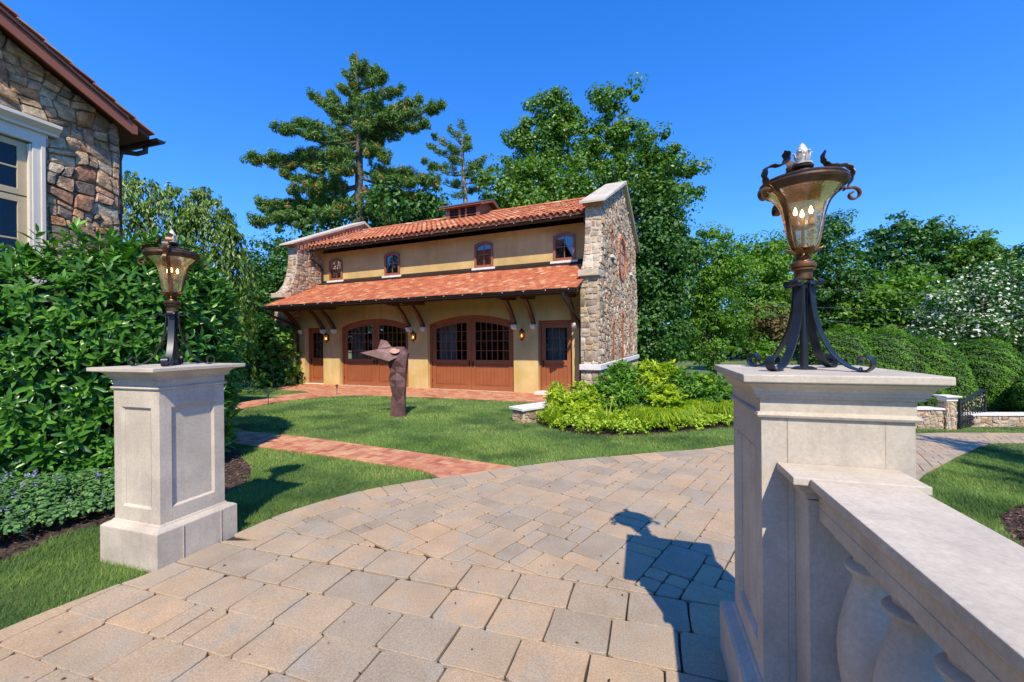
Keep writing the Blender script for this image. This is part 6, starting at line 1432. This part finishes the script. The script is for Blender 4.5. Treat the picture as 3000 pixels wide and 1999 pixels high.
def catmint():
    poly = [(-5.2, 2.2), (-4.35, 2.9), (-3.95, 3.3), (-3.95, 3.6), (-3.75, 3.95), (-3.35, 4.35), (-3.4, 4.7), (-4.3, 4.6), (-5.2, 4.1), (-6.3, 3.2)]
    q = scatter(poly, 1500); e = np.array(poly + poly[:1]); dist = np.min(np.linalg.norm(q[:, None, :] - np.concatenate([e[:-1] * (1 - t) + e[1:] * t for t in np.linspace(0, 1, 8)])[None], axis=2), 1)
    h = .34 * np.clip(dist / .3, .25, 1) ** .6 * rng.uniform(.8, 1.15, len(q)); per = 24; k = np.repeat(np.arange(len(q)), per); d = rand_dirs(len(k)); d[:, 2] = np.abs(d[:, 2])
    C = np.stack([q[:, 0], q[:, 1], h * .75], 1)[k] + d * np.array([.07, .07, .09]); V, F, R = leaves(C, d + np.array([0, 0, .5]), .04, .75)
    s = rng.choice(len(q), 260); s = s[q[s, 1] < 4.1]; k2 = np.repeat(s, 9); C2 = np.stack([q[k2, 0], q[k2, 1], h[k2] * .95 + .05 * rng.random(len(k2)) + .01], 1) + rng.normal(0, .012, (len(k2), 3)); V2, F2, R2 = leaves(C2, rand_dirs(len(C2)), .02, .8)
    np_obj('catmint', np.concatenate([V, V2]), np.concatenate([F, F2 + len(V)]), np.concatenate([R, R2]), ['catmint', 'violet'], None, 'stuff', np.concatenate([np.zeros(len(F)), np.ones(len(F2))]))
catmint()
def grass():
    holes = [DRIVE, PATH, PATIO, MULCH_L, MULCH_R, BED, [gw(-9.7, -.7), gw(2.8, -.7), gw(2.8, 7.3), gw(-9.7, 7.3)], [(.1, 8.3), (.35, 8.0), (1.6, 9.0), (1.3, 9.5)]]
    Pl = []
    def reg(x0, x1, y0, y1, dens):
        n = int((x1 - x0) * (y1 - y0) * dens); p = rng.uniform((x0, y0), (x1, y1), (n, 2)); p = p[(np.abs(p[:, 0]) < p[:, 1] * 1.32 + .25)]
        m = np.zeros(len(p), bool)
        for h in holes: m |= inside(p, h)
        for c in ((-2.675, 3.346), (1.232, 1.778)): m |= (np.abs((p[:, 0] - c[0]) * .954 - (p[:, 1] - c[1]) * .3) < .3) & (np.abs((p[:, 0] - c[0]) * .3 + (p[:, 1] - c[1]) * .954) < .3)
        Pl.append(p[~m])
    reg(-4.6, 6.3, .3, 4.5, 9000); reg(-6, 9.6, 4.5, 7, 5200); reg(-10, 13.5, 7, 10, 2400); reg(-14, 20, 10, 15, 1100); reg(8, 26, 13, 22, 90)
    p = np.concatenate(Pl); n = len(p); Y = p[:, 1]; w = np.maximum(.0022, Y * .00062) * rng.uniform(.7, 1.3, n); h = rng.uniform(.022, .052, n) * np.where(Y > 8, .9, 1)
    pat = np.sin(p[:, 0] * 1.9 + np.sin(p[:, 1] * 1.3) * 1.6) * np.sin(p[:, 1] * 2.3 + np.sin(p[:, 0] * .9)); a = rng.uniform(0, 2 * pi, n); la = rng.uniform(0, 2 * pi, n) * .6 + pat * 1.2; lean = h * rng.uniform(.2, 1.1, n)
    z = T(p[:, 0], p[:, 1]); dx, dy = np.cos(a) * w, np.sin(a) * w
    V = np.stack([np.stack([p[:, 0] - dx, p[:, 1] - dy, z], 1), np.stack([p[:, 0] + dx, p[:, 1] + dy, z], 1), np.stack([p[:, 0] + np.cos(la) * lean, p[:, 1] + np.sin(la) * lean, z + h], 1)], 1).reshape(-1, 3)
    R = np.clip(.46 + .2 * pat + .2 * rng.standard_normal(n), 0, 1)
    np_obj('grass', V, np.arange(3 * n).reshape(-1, 3), np.repeat(R, 3), 'grass', None, 'stuff')
grass()

def litter():
    rs = random.Random(77); n = 0
    q = rng.uniform((-2.8, 1.6), (3.2, 6.0), (130, 2)); z = T(q[:, 0], q[:, 1]) + .034; C = np.stack([q[:, 0], q[:, 1], z + .003], 1)
    V, F, R = leaves(C, rand_dirs(len(C)) * .25 + np.array([0, 0, 1]), .022, .5); np_obj('fallen_leaves', V, F, R, 'mulch_chip', None, 'stuff')
litter()
